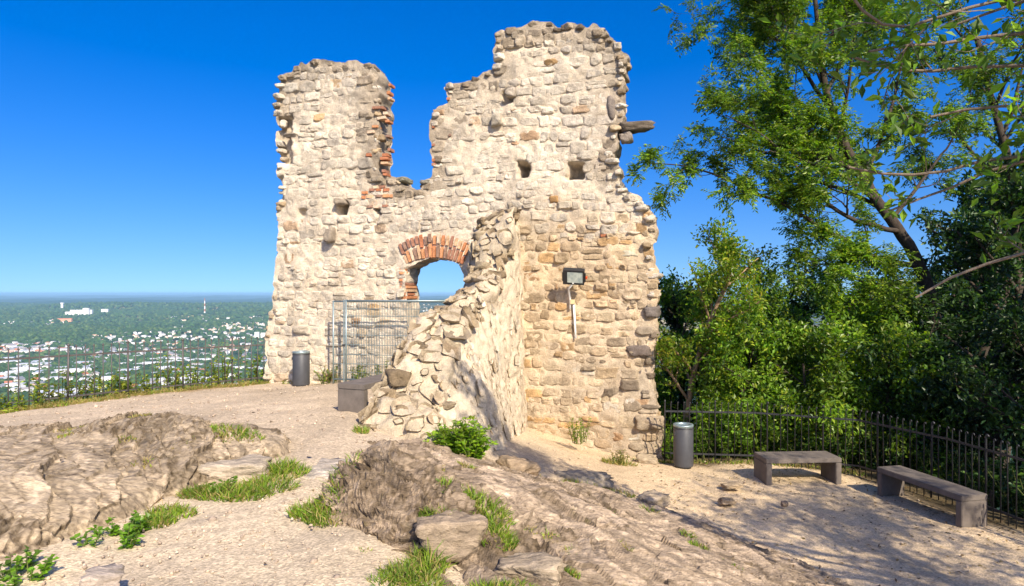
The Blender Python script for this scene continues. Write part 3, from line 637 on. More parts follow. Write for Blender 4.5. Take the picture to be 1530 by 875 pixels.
RC = [(-1.45, 5.80, 2.06), (-1.2, 5.55, 2.0), (-1.0, 5.45, 1.96), (-1.32, 5.32, 1.5), (-.62, 5.35, 1.86), (-.62, 4.98, 1.5), (-1.2, 7.0, 1.82), (-1.75, 8.2, 1.62), (-1.2, 8.7, 1.56), (-.5, 7.5, 1.56), (-.2, 8.3, 1.27), (1.07, 7.5, 1.02), (2.3, 9.3, .36), (1.3, 9.2, .72),
      (.3, 8.2, 1.14), (-.03, 5.6, 1.58), (.7, 4.9, 1.36), (2.47, 7, .70), (2.75, 9.1, .24), (3.37, 8.3, .26), (3.85, 7.1, .26), (2.1, 5.9, .90), (-.05, 4.5, 1.5), (1.5, 3.5, 1.1), (3, 4.2, .62), (4.1, 5.6, .24), (3.6, 8.9, -.1), (4.6, 7, -.1), (4.7, 5, 0.0),
      (-1.85, 6.2, 1.35), (-1.8, 5.4, 1.3), (-1.2, 4.9, 1.3), (-.5, 4.6, 1.42), (-2.0, 7.2, 1.4), (-2.2, 8.3, 1.5), (-.8, 9.3, 1.3), (0, 9.0, 1.0), (1.2, 10, .45), (2.4, 10.1, .1), (3, 9.8, -.1), (0, 3.6, 1.3), (1, 2.5, 1.2), (-.6, 6.3, 1.80), (.4, 6.4, 1.48), (1.4, 6.2, 1.16)]
rcz = rbf(RC)
rock_field('bedrock_outcrop', rcz, -2.3, 4.9, 3.0, 10.3, .0155, math.radians(-30), 'rock_c', lambda p: np.array([.33, .25, .175]) * np.ones_like(p) * (1 + .18 * fbm(p * .8, 3, 181)[..., None]), 'brown layered bedrock dome sloping down in front of the castle ruin', .9)
FOOT = np.array([(-5.2, 3.3), (-4.2, 4.0), (-3.55, 4.75), (-3.3, 5.35), (-3.2, 6.05), (-3.0, 6.8), (-2.62, 7.35), (-2.75, 8.1), (-3.6, 8.75), (-5, 9.1), (-7, 8.8), (-10, 7.6), (-12, 5), (-9, 3)])
RIBS = np.array([1.0])
def rlz(x, y):
    ins = inpoly(FOOT, x, y); d = dist_poly(FOOT, x, y) * np.where(ins, 1, -1); p = V3(x, y, 0); g = np.minimum(G0(x, y), 1.68)
    top = .43 + .05 * fbm(p * .9, 2, 191); back = sstep(9.2, 7.6, y)
    rise = np.where(d > 0, top * (1 - np.exp(-np.maximum(d, 0) / .75)) * (.35 + .65 * back) + .12 * sstep(0, .12, d), d * .6)
    ridge = .045 * np.sin((x * .75 + y * .66) * 4.2 + 1.5 * fbm(p * .8, 2, 192)) * sstep(.1, .8, d)
    return g - .04 + rise + ridge
rock_field('pale_bedrock_ridge', rlz, -9.5, -2.4, 3.2, 9.3, .016, math.radians(-50), 'rock_l', lambda p: np.array([.38, .295, .20]) * np.ones_like(p) * (1 + .2 * fbm(p * .8, 3, 182)[..., None]), 'pale worn bedrock ridge at the left between gravel path and railing', .58)
ICO4_V, ICO4_F = ico(4)
def boulder(name, px, py, d, size, rz, label, col=(.30, .235, .175), mat='rock_c', cat='rock', bl=.4, tilt=0.):
    global ICO_V
    keep = ICO_V; ICO_V = ICO4_V; c_ = P(px, py, d); Rm = np.array(Matrix.Rotation(tilt, 3, 'X')) @ rotz(rz); V = lump(c_, size, int(px), Rm, bl, .14); ICO_V = keep
    w = worley(V * np.array([9, 18, 14.]), 150); V = V + (V - c_) * (.16 * (w[2] - .5) + .10 * np.minimum(w[1] - w[0], .3))[:, None]
    return tag(obj(name, make_mesh(name, V, None, ICO4_F, np.asarray(col) * (1 + .4 * (w[2] - .5))[:, None]), M[mat]), label, cat)
boulder('boulder', 676, 800, 5.1, (.50, .4, .36), .3, 'rounded grey boulder between grass tufts in front of the bedrock dome', (.36, .275, .19))
boulder('boulder', 795, 850, 4.85, (.5, .34, .16), -.4, 'flat pale slab of rock among grass at the bottom centre', (.42, .33, .23))
boulder('boulder', 352, 706, 6.75, (.75, .6, .34), .2, 'smooth pale stone step above the grass beside the left ridge', (.47, .385, .285), 'rock_l')
boulder('boulder', 975, 748, 9.6, (.40, .36, .26), .7, 'small pointed triangular stone at the edge of the sandy terrace', (.46, .36, .25), bl=.1)
boulder('boulder', 860, 716, 10.0, (1.0, .5, .22), -.15, 'long low rock in leaf shade on the dirt below the ruin', (.30, .25, .19))
boulder('boulder', 772, 706, 9.1, (.5, .5, .4), .5, 'dark rock in shade right of the leafy shrub', (.33, .24, .155))
boulder('boulder', 968, 690, 12.7, (.45, .4, .3), -.2, 'rough footing boulder under the right corner of the ruin', (.42, .33, .22))
boulder('boulder', 155, 868, 4.0, (.24, .2, .12), .4, 'small buried stone poking from the gravel at bottom left', (.44, .36, .29), 'rock_l')
boulder('boulder', 1094, 726, 10.9, (.34, .26, .08), .4, 'small flat stone half buried in front of the short bench', (.42, .32, .21), 'rock_l')
boulder('boulder', 1086, 749, 10.1, (.26, .2, .09), .1, 'little brown stone half buried on the sandy terrace', (.34, .25, .16), 'rock_l')
boulder('boulder', 1172, 753, 9.95, (.10, .1, .09), .1, 'tiny dark stone lying alone on the sandy terrace', (.3, .22, .16), 'rock_l')
boulder('boulder', 480, 712, 6.95, (.85, 1.0, .2), .1, 'flat trodden pale rock on the path between the two outcrops', (.52, .44, .35), 'rock_l')
rp = np.random.default_rng(3); pv, pf = ico(1); acc = Acc(); surf = []
for k in range(4200):
    y = 3.4 + 12 * rp.random() ** 1.8; x = rp.uniform(-.8, .72) * y; 
    if not bool(inpoly(PLATEAU, np.array(x), np.array(y))): continue
    if rp.random() > .35 + .65 * (x < 0): continue
    s = rp.uniform(.004, .013) * (1 + .06 * y) * (2.0 if rp.random() < .02 else 1); z = float(G(np.array(x), np.array(y))) + s * .3
    acc.add(pv * s * rp.uniform(.6, 1.3, 3) @ rotz(rp.uniform(0, 3)) + (x, y, z), None, pf, np.array([(.50, .39, .28), (.40, .31, .23), (.56, .46, .35), (.32, .25, .19)][rp.integers(4)]))
tag(acc.build('gravel_pebbles', M['pebble'], None, True), 'loose pebbles scattered over the gravel terrace', 'gravel', kind='stuff')

# ------------------------------------------------------------------ street furniture
def frame2(ax):
    ax = np.array([*ax, 0.]) / np.hypot(*ax); return np.stack([ax, [-ax[1], ax[0], 0], [0, 0, 1]], 1)
def bench(origin, ax, length, width, height, label):
    """origin: ground corner at the near left of the slab's axis; ax: long direction"""
    e = empty('concrete_bench', origin, label, 'bench', 'dark concrete benches'); Rm = frame2(ax); th = .085; o = np.array(origin)
    def put(nm, c, size):
        m = bevel_box(nm, size, .009); m.materials.append(M['bench']); b = obj(nm, m, None, e); b.matrix_basis = Matrix.Translation(Vector(o + Rm @ np.array(c))) @ Matrix([list(r) for r in Rm]).to_4x4(); return b
    put('seat_slab', (length / 2, width / 2, height - th / 2), (length, width, th))
    lt = .105
    for x in (lt / 2 + .002, length - lt / 2 - .002): put('leg', (x, width / 2, (height - th) / 2 - .03), (lt, width - .004, height - th + .054))
def gz(x, y): return float(G(np.array(float(x)), np.array(float(y))))
def corner(px, py, z): d = (CAMZ - z) * F / (py - CY); return np.array([(px - CX) / F * d, d])
a, b = corner(1145, 725, .2), corner(1258, 723, .2); bench((*a, .2), b - a, float(np.hypot(*(b - a))), .52, .46, 'short concrete bench in full sun in front of the iron fence')
a, b = corner(1437, 789, .2), corner(1310, 738, .2); ax = b - a; ax = ax / np.hypot(*ax); nr = np.array([-ax[1], ax[0]])
bench((*b, .2), -ax, float(np.hypot(*(b - corner(1437, 789, .2)))), .46, .46, 'long concrete bench in leaf shade at the far right')
ax = np.array([.37, .98]) / np.hypot(.37, .98); a = np.array([-2.29, 9.86]); bench((*a, 1.735), ax, 1.7, .5, .44, 'concrete bench half hidden behind the broken cross wall')
def litter_bin(px, py, d, h, r, label):
    b_ = P(px, py, d); e = empty('litter_bin', b_, label, 'bin', 'round steel litter bins')
    def part(nm, prof, mat, par=e):
        V, q = lathe(prof); m = make_mesh(nm, V, q, None, None, True); m.materials.append(M[mat]); o_ = obj(nm, m, None, par); o_.location = b_; return o_
    part('body', [(0, .03), (r - .012, .03), (r - .002, .035), (r, .045), (r, h - .05), (r - .004, h - .045)], 'bin'); part('plinth', [(r * .8, -.05), (r * .8, .035)], 'lamp')
    lid = part('lid', [(r - .02, h - .052), (r + .004, h - .045), (r + .006, h - .01), (r - .002, h), (r * .7, h + .004), (r * .68, h - .012), (r * .62, h - .03), (0, h - .03)], 'galv')
    ring = part('collar', [(r + .002, h - .075), (r + .005, h - .075), (r + .005, h - .06), (r + .002, h - .06)], 'iron_b')
    s_ = Acc().box((b_[0] - r * .96, b_[1] - r * .35, b_[2] + h - .17), (.02, .03, .06)).build('lock', M['iron_b'], e)
    return e
litter_bin(450, 577, 15.3, .84, .20, 'grey round litter bin standing against the left end of the ruin')
litter_bin(1021, 698, 12.4, .84, .19, 'grey round litter bin beside the right corner of the ruin')

def railing(name, pts, zoff, bar_gap, height, label, hook=False, mat='iron', bottom=.14, post_every=5, topz=.16, thick=.008):
    pts = np.array(pts, float); e = empty(name, (*pts[0], gz(*pts[0])), label, 'fence')
    acc = Acc(); bars = []
    seg = np.linalg.norm(np.diff(pts, axis=0), axis=1); cum = np.concatenate([[0], np.cumsum(seg)]); n_ = int(cum[-1] / bar_gap)
    def at(s): return np.array([np.interp(s, cum, pts[:, 0]), np.interp(s, cum, pts[:, 1])])
    zs = lambda xy: zoff if np.isscalar(zoff) else float(np.interp(xy[0], *zoff))
    def mk_bar(nm, r, h):
        A = Acc(); path = [(0, 0, -.05), (0, 0, h)]
        if hook: path = [(0, 0, -.05), (0, 0, h - .03), (0, -.008, h - .008), (0, -.022, h), (0, -.036, h - .006), (0, -.044, h - .03)]
        A.tube(path, r, 6, cap=True)
        if not hook: A.tube([(0, 0, h), (0, 0, h + .015), (0, 0, h + .05)], [r * 1.6, r * 1.9, .002], 6)
        return A.mesh(nm, True)
    bar_m, post_m = mk_bar('bar', thick, height), mk_bar('post', thick * 1.9, height + .03)
    for m_ in (bar_m, post_m): m_.materials.append(M[mat])
    for k in range(n_ + 1):
        c_ = at(k * bar_gap); post = k % post_every == 0; o_ = obj('post' if post else 'bar', post_m if post else bar_m, None, e); o_.location = (*c_, zs(c_)); o_.rotation_euler = (random.uniform(-.012, .012), random.uniform(-.012, .012), random.uniform(-.2, .2))
    for i in range(len(pts) - 1):
        for zz, nm in ((bottom, 'bottom_rail'), (height - topz, 'top_rail')):
            a, b = np.array([*pts[i], zs(pts[i]) + zz]), np.array([*pts[i + 1], zs(pts[i + 1]) + zz]); Rm = frame2(b[:2] - a[:2]); L = np.linalg.norm(b - a)
            R2 = Rm @ np.array(Matrix.Rotation(-math.asin((b - a)[2] / L), 3, 'Y'))
            Acc().box((a + b) / 2, (L + .01, .012, .035), R2).build(nm, M[mat], e)
    return e
random.seed(4)
def lp(px, d): return np.array([(px - CX) / F * d, d])
fl = [lp(-330, 8.4), lp(0, 11.9), lp(200, 13.9), lp(404, 16.35)]
railing('iron_railing', fl, ([fl[0][0], fl[1][0], fl[2][0], fl[3][0]], [1.42, 1.36, 1.33, 1.29]), .165, 1.16, 'low brown iron railing along the cliff edge overlooking the valley', False, 'iron', .16, 7, .17, .0105)
railing('iron_fence', [(3.14, 13.08), (4.9, 12.78), (6.5, 11.95), (7.1, 10.4), (7.3, 8.9), (7.55, 6.8), (7.8, 4)], ([3.1, 8], [.18, .24]), .125, 1.19, 'black iron fence with hooked bar tops in front of the trees', True, 'iron_b', .13, 8, .2, .0085)

def site_panel(a, b, z0, h, label, wires=True):
    a, b = np.array(a), np.array(b); e = empty('site_fence_panel', (*a, z0), label, 'fence panel', 'mobile steel fence panels'); L = np.hypot(*(b - a))
    X_ = lambda s, z: np.array([*(a + (b - a) * s / L), z0 + z])
    for s, nm in ((.02, 'post'), (L - .02, 'post')): Acc().tube([X_(s, .0), X_(s, h)], .021, 10, cap=True).build(nm, M['galv'], e, True)
    for z, nm in ((h - .02, 'top_rail'), (.13, 'bottom_rail')): Acc().tube([X_(0, z), X_(L, z)], .018, 8, cap=True).build(nm, M['galv'], e, True)
    w = Acc().tube([(0, 0, .14), (0, 0, h - .03)], .0034, 4).mesh('wire'); w.materials.append(M['galv'])
    for s in np.arange(.08, L - .05, .066): o_ = obj('wire', w, None, e); o_.location = X_(s, 0)
    zz = [.3, .5, .72, .95, 1.18, 1.42, 1.63, 1.8]
    for k, z in enumerate(zz): Acc().tube([X_(0, z), X_(L, z)], .0042, 4).build('cross_wire', M['galv'], e)
    return e
z0 = 1.42
site_panel(lp(497, 15.15), lp(690, 14.5), z0, 2.0, 'galvanised mesh fence panel nearest the left litter bin')
site_panel(lp(516, 14.98), lp(672, 14.35), z0 + .02, 2.0, 'galvanised mesh fence panel blocking the brick arch')
for px, d in ((514, 15.05),):
    c_ = lp(px, d); Acc().box((*c_, z0 + .95), (.05, .13, .04)).build('clamp', M['iron_b'], bpy.data.objects['site_fence_panel'])
    Acc().tube([(*c_, z0 - .02), (*c_, z0 + 2.02)], .019, 8).build('post', M['galv'], bpy.data.objects['site_fence_panel'], True)
for px, d, nm in ((497, 15.15, 'first'), (517, 15.0, 'second')):
    c_ = lp(px, d)

# floodlight on the wall
uL, vL = pxw(862, 415); cL = w3(np.array(float(uL)), np.array(float(vL)), .48)
fl_ = empty('floodlight', w3(np.array(float(uL)), np.array(float(vL)), .05), 'black floodlight on a white conduit fixed to the sunlit ruin wall', 'floodlight')
Rl = RW @ np.array(Matrix.Rotation(math.radians(28), 3, 'X')) @ np.array(Matrix.Rotation(math.radians(4), 3, 'Y'))
def lb(nm, c_, size, mat, taper=1.0, par=fl_):
    A = Acc(); A.box(cL + Rl @ np.array(c_), size, Rl, taper=taper); return A.build(nm, M[mat], par)
lb('housing', (0, .05, 0), (.46, .13, .33), 'lamp'); lb('lens', (.035, -.022, .0), (.34, .012, .25), 'glass')
for c_, sz in (((0, -.02, .155), (.46, .025, .03)), ((0, -.02, -.155), (.46, .025, .03)), ((.215, -.02, 0), (.03, .025, .28)), ((-.185, -.02, 0), (.09, .025, .28))): lb('bezel', c_, sz, 'lamp')
for k in range(5): lb('cooling_fin', (-.16 + .08 * k, .135, 0), (.012, .05, .26), 'lamp')
lb('knob', (.26, .06, -.03), (.06, .05, .05), 'red'); lb('bracket', (.245, .05, -.02), (.02, .05, .2), 'lamp'); lb('bracket', (-.245, .05, -.02), (.02, .05, .2), 'lamp')
def wp(px, py, h): u, v = pxw(px, py); return w3(np.array(float(u)), np.array(float(v)), h + float(wall_low(np.array(float(u)), np.array(float(v)))))
Acc().tube([cL + (0, .05, -.12), wp(853, 432, .30), wp(853, 446, .10), wp(853, 462, .07)], .024, 8, cap=True).build('mounting_pole', M['white'], fl_, True)
Acc().tube([wp(858, 452, .08), wp(860, 480, .07), wp(861.5, 505, .07)], .026, 8, cap=True).build('conduit', M['white'], fl_, True)
Acc().box(wp(857, 451, .10), (.10, .07, .10), RW).build('junction_box', M['cream'], fl_)

# ------------------------------------------------------------------ plants
vr = np.random.default_rng(21)
def unit(v): return v / (np.linalg.norm(v, axis=-1, keepdims=True) + 1e-9)
def leaf_geo(base, axis, size, wr, upb=.8, curl=.15):
    """one folded leaf per row: base point, growing direction, length"""
    n = len(base); axis = unit(axis); up = np.array([0, 0, 1.]) * upb + vr.normal(0, .55, (n, 3)); side = unit(np.cross(axis, up)); nrm = unit(np.cross(side, axis))
    s = np.broadcast_to(np.asarray(size, float), n)[:, None]; mid = base + axis * s * .5
    l = mid + side * s * wr * .5 + nrm * s * curl * .5; r = mid - side * s * wr * .5 + nrm * s * curl * .5; tip = base + axis * s - nrm * s * curl * .6
    V = np.stack([base, l, tip, r], 1).reshape(-1, 3); k = np.arange(n)[:, None] * 4
    return V, np.concatenate([k + [0, 2, 1], k + [0, 3, 2]])
def pick(pal, n, var=.18):
    pal = np.array(pal); return pal[vr.integers(len(pal), size=n)] * (1 + vr.normal(0, var, (n, 1))).clip(.5, 1.6)
GREEN = [(.070, .135, .014), (.095, .170, .018), (.055, .110, .014), (.13, .20, .020)]
BRIGHT = [(.17, .28, .018), (.13, .25, .018), (.23, .31, .022), (.11, .21, .016)]
YELLOW = [(.23, .27, .02), (.15, .23, .018), (.33, .31, .028), (.12, .19, .016)]
DARK = [(.022, .055, .012), (.030, .070, .014), (.018, .045, .012), (.045, .09, .016)]  # darkened greens: deep shade of the right-hand wood put into the leaf colour
def leaf_part(name, parent, base, axis, size, wr, pal, mat='leaf', upb=.8, clump=.35):
    V, t = leaf_geo(base, axis, size, wr, upb); c = pick(pal, len(base)) * (1 + clump * fbm(base * 1.1, 2, 201))[:, None]
    return obj(name, make_mesh(name, V, None, t, np.repeat(c.clip(.004, 1), 4, 0), False), M[mat], parent)
class Wood:
    def __init__(s): s.acc, s.anc = Acc(), []
    def grow(s, p, d, L, r, lvl, maxl, kids, spread, up, shrink=.68, segs=5, wob=.16, bark=(.11, .085, .06), t0=.3):
        path = [np.array(p, float)]; d = unit(np.array(d, float)); dirs = [d]
        for k in range(segs):
            d = unit(d + vr.normal(0, wob, 3) + np.array([0, 0, up * .12])); path.append(path[-1] + d * L / segs); dirs.append(d)
        rad = np.linspace(r, max(r * .45, .0025), segs + 1); s.acc.tube(path, rad, 8 if lvl == 0 else (5 if r > .02 else 3), bark)
        s.spawn(path, dirs, rad, L, lvl, maxl, kids, spread, up, shrink, wob, bark, t0)
    def spawn(s, path, dirs, rad, L, lvl, maxl, kids, spread, up, shrink, wob, bark, t0):
        path, dirs = np.array(path), np.array(dirs); n = len(path) - 1
        if lvl >= maxl:
            for t in np.linspace(.25, 1, 4): i = t * n; a = min(int(i), n - 1); s.anc.append((path[a] + (path[a + 1] - path[a]) * (i - a), dirs[a + 1]))
            return
        nk = kids[lvl]
        for k in range(nk):
            t = t0 + (1 - t0) * (k + vr.random()) / nk; i = min(t * n, n - 1e-3); a = int(i); q = path[a] + (path[a + 1] - path[a]) * (i - a)
            d = unit(dirs[a + 1] * math.cos(spread) + unit(np.cross(dirs[a + 1], vr.normal(size=3))) * math.sin(spread) * vr.uniform(.7, 1.2) + np.array([0, 0, up * .35]))
            s.grow(q, d, L * shrink * vr.uniform(.7, 1.15) * (1.1 - .35 * t), max(np.interp(i, range(n + 1), rad) * .58, .003), lvl + 1, maxl, kids, spread, up, shrink, 4, wob, bark, .25)
    def limb(s, pts, r0, r1, kids_n, maxl, kids, spread, up, clen, bark=(.11, .085, .06), lvl=1, t0=.25):
        pts = np.array(pts, float); m = np.concatenate([[0], np.cumsum(np.linalg.norm(np.diff(pts, axis=0), axis=1))]); tt = np.linspace(0, m[-1], max(6, int(m[-1] / .25)))
        path = np.stack([np.interp(tt, m, pts[:, k]) for k in range(3)], 1)
        for _ in range(3): path[1:-1] = (path[:-2] + path[1:-1] * 2 + path[2:]) / 4
        path[1:-1] += .035 * np.stack([fbm(path[1:-1] * 1.7 + 5 * k, 2, 210 + k) for k in range(3)], 1)
        rad = np.linspace(r0, r1, len(path)); s.acc.tube(path, rad, 9 if r0 > .05 else 6, bark); dirs = unit(np.gradient(path, axis=0)); n = len(path) - 1
        for k in range(kids_n):
            t = t0 + (1 - t0) * (k + vr.random()) / kids_n; i = min(t * n, n - 1e-3); a = int(i)
            d = unit(dirs[a] * math.cos(spread) + unit(np.cross(dirs[a], vr.normal(size=3))) * math.sin(spread) + np.array([0, 0, up * .4]))
            s.grow(path[a], d, clen * vr.uniform(.6, 1.2), max(rad[a] * .5, .006), lvl, maxl, kids, spread, up, .66, 4, .17, bark)
        return path
    def sprays(s, per, spread_len, pinnate=0):
        a = np.array([x[0] for x in s.anc]); d = np.array([x[1] for x in s.anc]); n = len(a)
        if pinnate:                                              # compound leaves: rachis with pairs of leaflets
            b = np.repeat(a, per, 0); ax = unit(np.repeat(d, per, 0) * .5 + vr.normal(0, .6, (n * per, 3)) + (0, 0, -.12)); Lr = vr.uniform(.6, 1.1, (len(b), 1)) * spread_len; sd = unit(np.cross(ax, np.array([0, 0, 1.]) + vr.normal(0, .3, ax.shape)))
            B, A = [], []
            for k in range(pinnate):
                t = (k // 2 + 1) / (pinnate / 2 + .5); sg = 1 if k % 2 else -1; B.append(b + ax * Lr * t + (0, 0, -.10) * Lr * t * t); A.append(ax * .55 + sd * sg * .9 + (0, 0, -.25))
            return np.concatenate(B), np.concatenate(A)
        b = np.repeat(a, per, 0) + vr.normal(0, spread_len, (n * per, 3)); ax = np.repeat(d, per, 0) * .5 + vr.normal(0, .7, (n * per, 3)) + (0, 0, -.1); return b, ax
def finish_tree(name, w, base, label, leaves, size, wr, pal, mat='leaf', group=None, upb=.8, cat='tree'):
    e = empty(name, base, label, cat, group); obj('trunk' if cat == 'tree' else 'stem', w.acc.mesh('trunk', True), M['bark'], e); b, ax = leaves
    leaf_part('crown' if cat == 'tree' else 'foliage', e, b, ax, size * vr.uniform(.7, 1.25, len(b)), wr, pal, mat, upb); return e
BK, BK2 = (.060, .046, .035), (.20, .155, .115)
DT = 15.0                                                         # the tall leaning tree behind the fence
w = Wood(); pts = lambda l: [P(*a) for a in l]
trunk = w.limb(pts([(1425, 640, 15.4), (1405, 520, 15.2), (1380, 410, 15.1), (1345, 345, 15), (1308, 300, 15), (1270, 235, 15), (1243, 175, 14.9), (1228, 110, 14.8), (1220, 40, 14.8), (1215, -60, 14.8)]), .20, .035, 12, 4, (0, 5, 4, 3), .8, .5, 1.9, BK, 1, .42)
for l, r, kn, cl in [
    ([(1375, 400, 15.1), (1300, 385, 14.6), (1240, 345, 14.3), (1170, 305, 14.1), (1110, 283, 14), (1065, 258, 13.9), (1015, 245, 13.9), (975, 244, 13.9)], .085, 8, .75),
    ([(1345, 345, 15), (1290, 335, 14.4), (1235, 305, 14), (1195, 255, 13.8), (1160, 215, 13.7), (1120, 190, 13.6), (1085, 172, 13.6)], .075, 9, 1.15),
    ([(1308, 300, 15), (1260, 262, 14.6), (1200, 240, 14.3), (1140, 228, 14.0), (1080, 205, 13.9)], .06, 7, 1.0),
    ([(1255, 205, 15), (1215, 170, 15.2), (1160, 120, 15.3), (1115, 75, 15.4), (1085, 40, 15.4)], .065, 9, 1.2),
    ([(1240, 160, 15), (1190, 90, 14.6), (1160, 30, 14.4), (1140, -40, 14.4)], .06, 8, 1.2), ([(1235, 140, 15), (1265, 80, 15.6), (1290, 20, 16), (1300, -50, 16)], .06, 8, 1.3),
    ([(1290, 275, 15), (1315, 210, 15.6), (1335, 150, 16), (1350, 80, 16.2), (1360, 0, 16.4)], .065, 9, 1.3), ([(1330, 330, 15), (1375, 275, 15.6), (1420, 215, 16.2), (1450, 150, 16.5)], .06, 9, 1.3),
    ([(1380, 420, 15.1), (1320, 430, 14.6), (1265, 415, 14.2), (1220, 385, 14)], .05, 8, .9), ([(1390, 450, 15.2), (1330, 470, 14.6), (1280, 450, 14.3), (1240, 425, 14.2)], .045, 8, .9)]:
    w.limb(pts(l), r * .85, .010, kn + 3, 4, (0, 5, 4, 3), .75, .35, cl, BK, 2)
print('big tree anchors', len(w.anc))
finish_tree('tall_tree', w, P(1425, 660, 15.4), 'tall feathery tree leaning left over the fence with a far-reaching low limb', w.sprays(2, .26, 8), .098, .38, GREEN + BRIGHT[:3] + YELLOW[:2], group='trees behind the iron fence')
def bushy(name, base, h, crown_r, label, pal, leaf=.10, dens=3, mat='leaf', lean=(0, 0), r=.09, kids=(9, 5, 4), low=.25, up=.35, group='trees behind the iron fence', wr=.5, cat='tree', spread=.95, bark=BK, sp=.10):
    w = Wood(); d = np.array([lean[0], lean[1], 1.]); w.grow(base, d, h * .85, r, 0, 3, kids, spread, up, crown_r / h * .95, 8, .09, bark, low)
    return finish_tree(name, w, base, label, w.sprays(dens, sp), leaf, wr, pal, mat, group, cat=cat)
def at_g(px, d, dz=0): x = (px - CX) / F * d; return np.array([x, d, gz(x, d) + dz])
bushy('small_tree', np.array([*lp(1028, 15.0), -1.2]), 6.5, 2.0, 'slender yellow-green young tree right of the ruin', YELLOW + BRIGHT, .10, 6, lean=(.09, 0), r=.085, kids=(17, 6, 4), low=.42, bark=(.30, .20, .13))
bushy('small_tree', np.array([*lp(1120, 16.5), -2.0]), 4.8, 2.3, 'bushy sunlit tree behind the fence between ruin and tall tree', GREEN + YELLOW, .11, 7, r=.08, kids=(15, 6, 4), low=.15)
bushy('small_tree', np.array([*lp(1185, 15.0), -1.6]), 4.6, 2.3, 'round sunlit bush tree with drooping sprays below the tall tree', BRIGHT + GREEN, .11, 7, r=.07, kids=(15, 6, 4), low=.08)
bushy('small_tree', np.array([*lp(1275, 14.2), -1.4]), 4.3, 2.4, 'low spreading tree with bright tips under the leaning trunk', BRIGHT + GREEN, .11, 7, r=.07, kids=(15, 6, 4), low=.08)
for px_, d_, h_, r_, lab_ in [(1000, 16.2, 4.4, 2.0, 'green bush tree pressed against the right side of the ruin'), (1072, 14.4, 3.4, 1.9, 'sunlit bush tree right of the slender trunk'), (1150, 14.0, 3.3, 1.9, 'sunlit bush tree behind the short bench'), (1232, 13.6, 3.1, 1.9, 'bright leafy bush tree behind the gap between the right benches'), (1085, 18.0, 5.2, 2.4, 'taller green tree filling the sky gap right of the ruin'), (1330, 13.4, 3.0, 1.8, 'half-shaded bush tree left of the fence bend')]:
    bushy('bush_tree', np.array([*lp(px_, d_), -1.2]), h_ + .9, r_, lab_, BRIGHT + GREEN + YELLOW[:2], .11, 7, r=.06, kids=(15, 6, 4), low=.05, spread=1.1)
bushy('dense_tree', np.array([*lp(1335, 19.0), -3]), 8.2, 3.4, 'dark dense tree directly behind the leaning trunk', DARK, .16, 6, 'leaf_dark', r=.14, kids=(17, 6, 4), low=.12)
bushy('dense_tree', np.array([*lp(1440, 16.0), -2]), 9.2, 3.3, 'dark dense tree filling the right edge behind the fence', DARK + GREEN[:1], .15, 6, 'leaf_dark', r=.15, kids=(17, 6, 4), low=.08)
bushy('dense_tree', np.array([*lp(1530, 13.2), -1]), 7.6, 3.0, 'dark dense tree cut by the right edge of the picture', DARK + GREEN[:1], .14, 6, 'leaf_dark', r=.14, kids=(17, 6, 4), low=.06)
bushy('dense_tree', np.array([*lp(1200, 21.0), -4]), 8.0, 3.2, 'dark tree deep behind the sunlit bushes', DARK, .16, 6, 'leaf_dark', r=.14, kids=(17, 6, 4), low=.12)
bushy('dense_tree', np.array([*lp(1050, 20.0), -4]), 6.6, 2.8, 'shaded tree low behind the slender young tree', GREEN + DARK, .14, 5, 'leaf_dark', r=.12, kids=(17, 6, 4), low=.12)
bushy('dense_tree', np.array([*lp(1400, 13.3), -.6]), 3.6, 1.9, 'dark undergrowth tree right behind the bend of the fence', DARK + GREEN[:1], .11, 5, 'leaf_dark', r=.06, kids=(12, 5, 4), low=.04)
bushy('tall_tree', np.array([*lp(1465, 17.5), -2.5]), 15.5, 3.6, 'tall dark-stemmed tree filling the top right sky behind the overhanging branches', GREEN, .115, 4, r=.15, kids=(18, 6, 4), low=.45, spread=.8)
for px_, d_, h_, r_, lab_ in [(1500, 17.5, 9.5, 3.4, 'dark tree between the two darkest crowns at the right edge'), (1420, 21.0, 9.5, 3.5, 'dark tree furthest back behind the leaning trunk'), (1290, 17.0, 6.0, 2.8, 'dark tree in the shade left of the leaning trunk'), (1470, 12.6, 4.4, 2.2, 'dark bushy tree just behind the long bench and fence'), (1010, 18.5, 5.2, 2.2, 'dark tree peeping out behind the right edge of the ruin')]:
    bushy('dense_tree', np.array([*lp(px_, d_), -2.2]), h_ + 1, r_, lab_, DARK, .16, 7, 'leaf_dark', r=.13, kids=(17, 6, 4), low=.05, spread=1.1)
bushy('dense_tree', np.array([*lp(1560, 10.8), 0]), 4.2, 2.0, 'dark leafy thicket beside the fence at far right', DARK + GREEN[:1], .11, 5, 'leaf_dark', r=.06, kids=(12, 5, 4), low=.04)
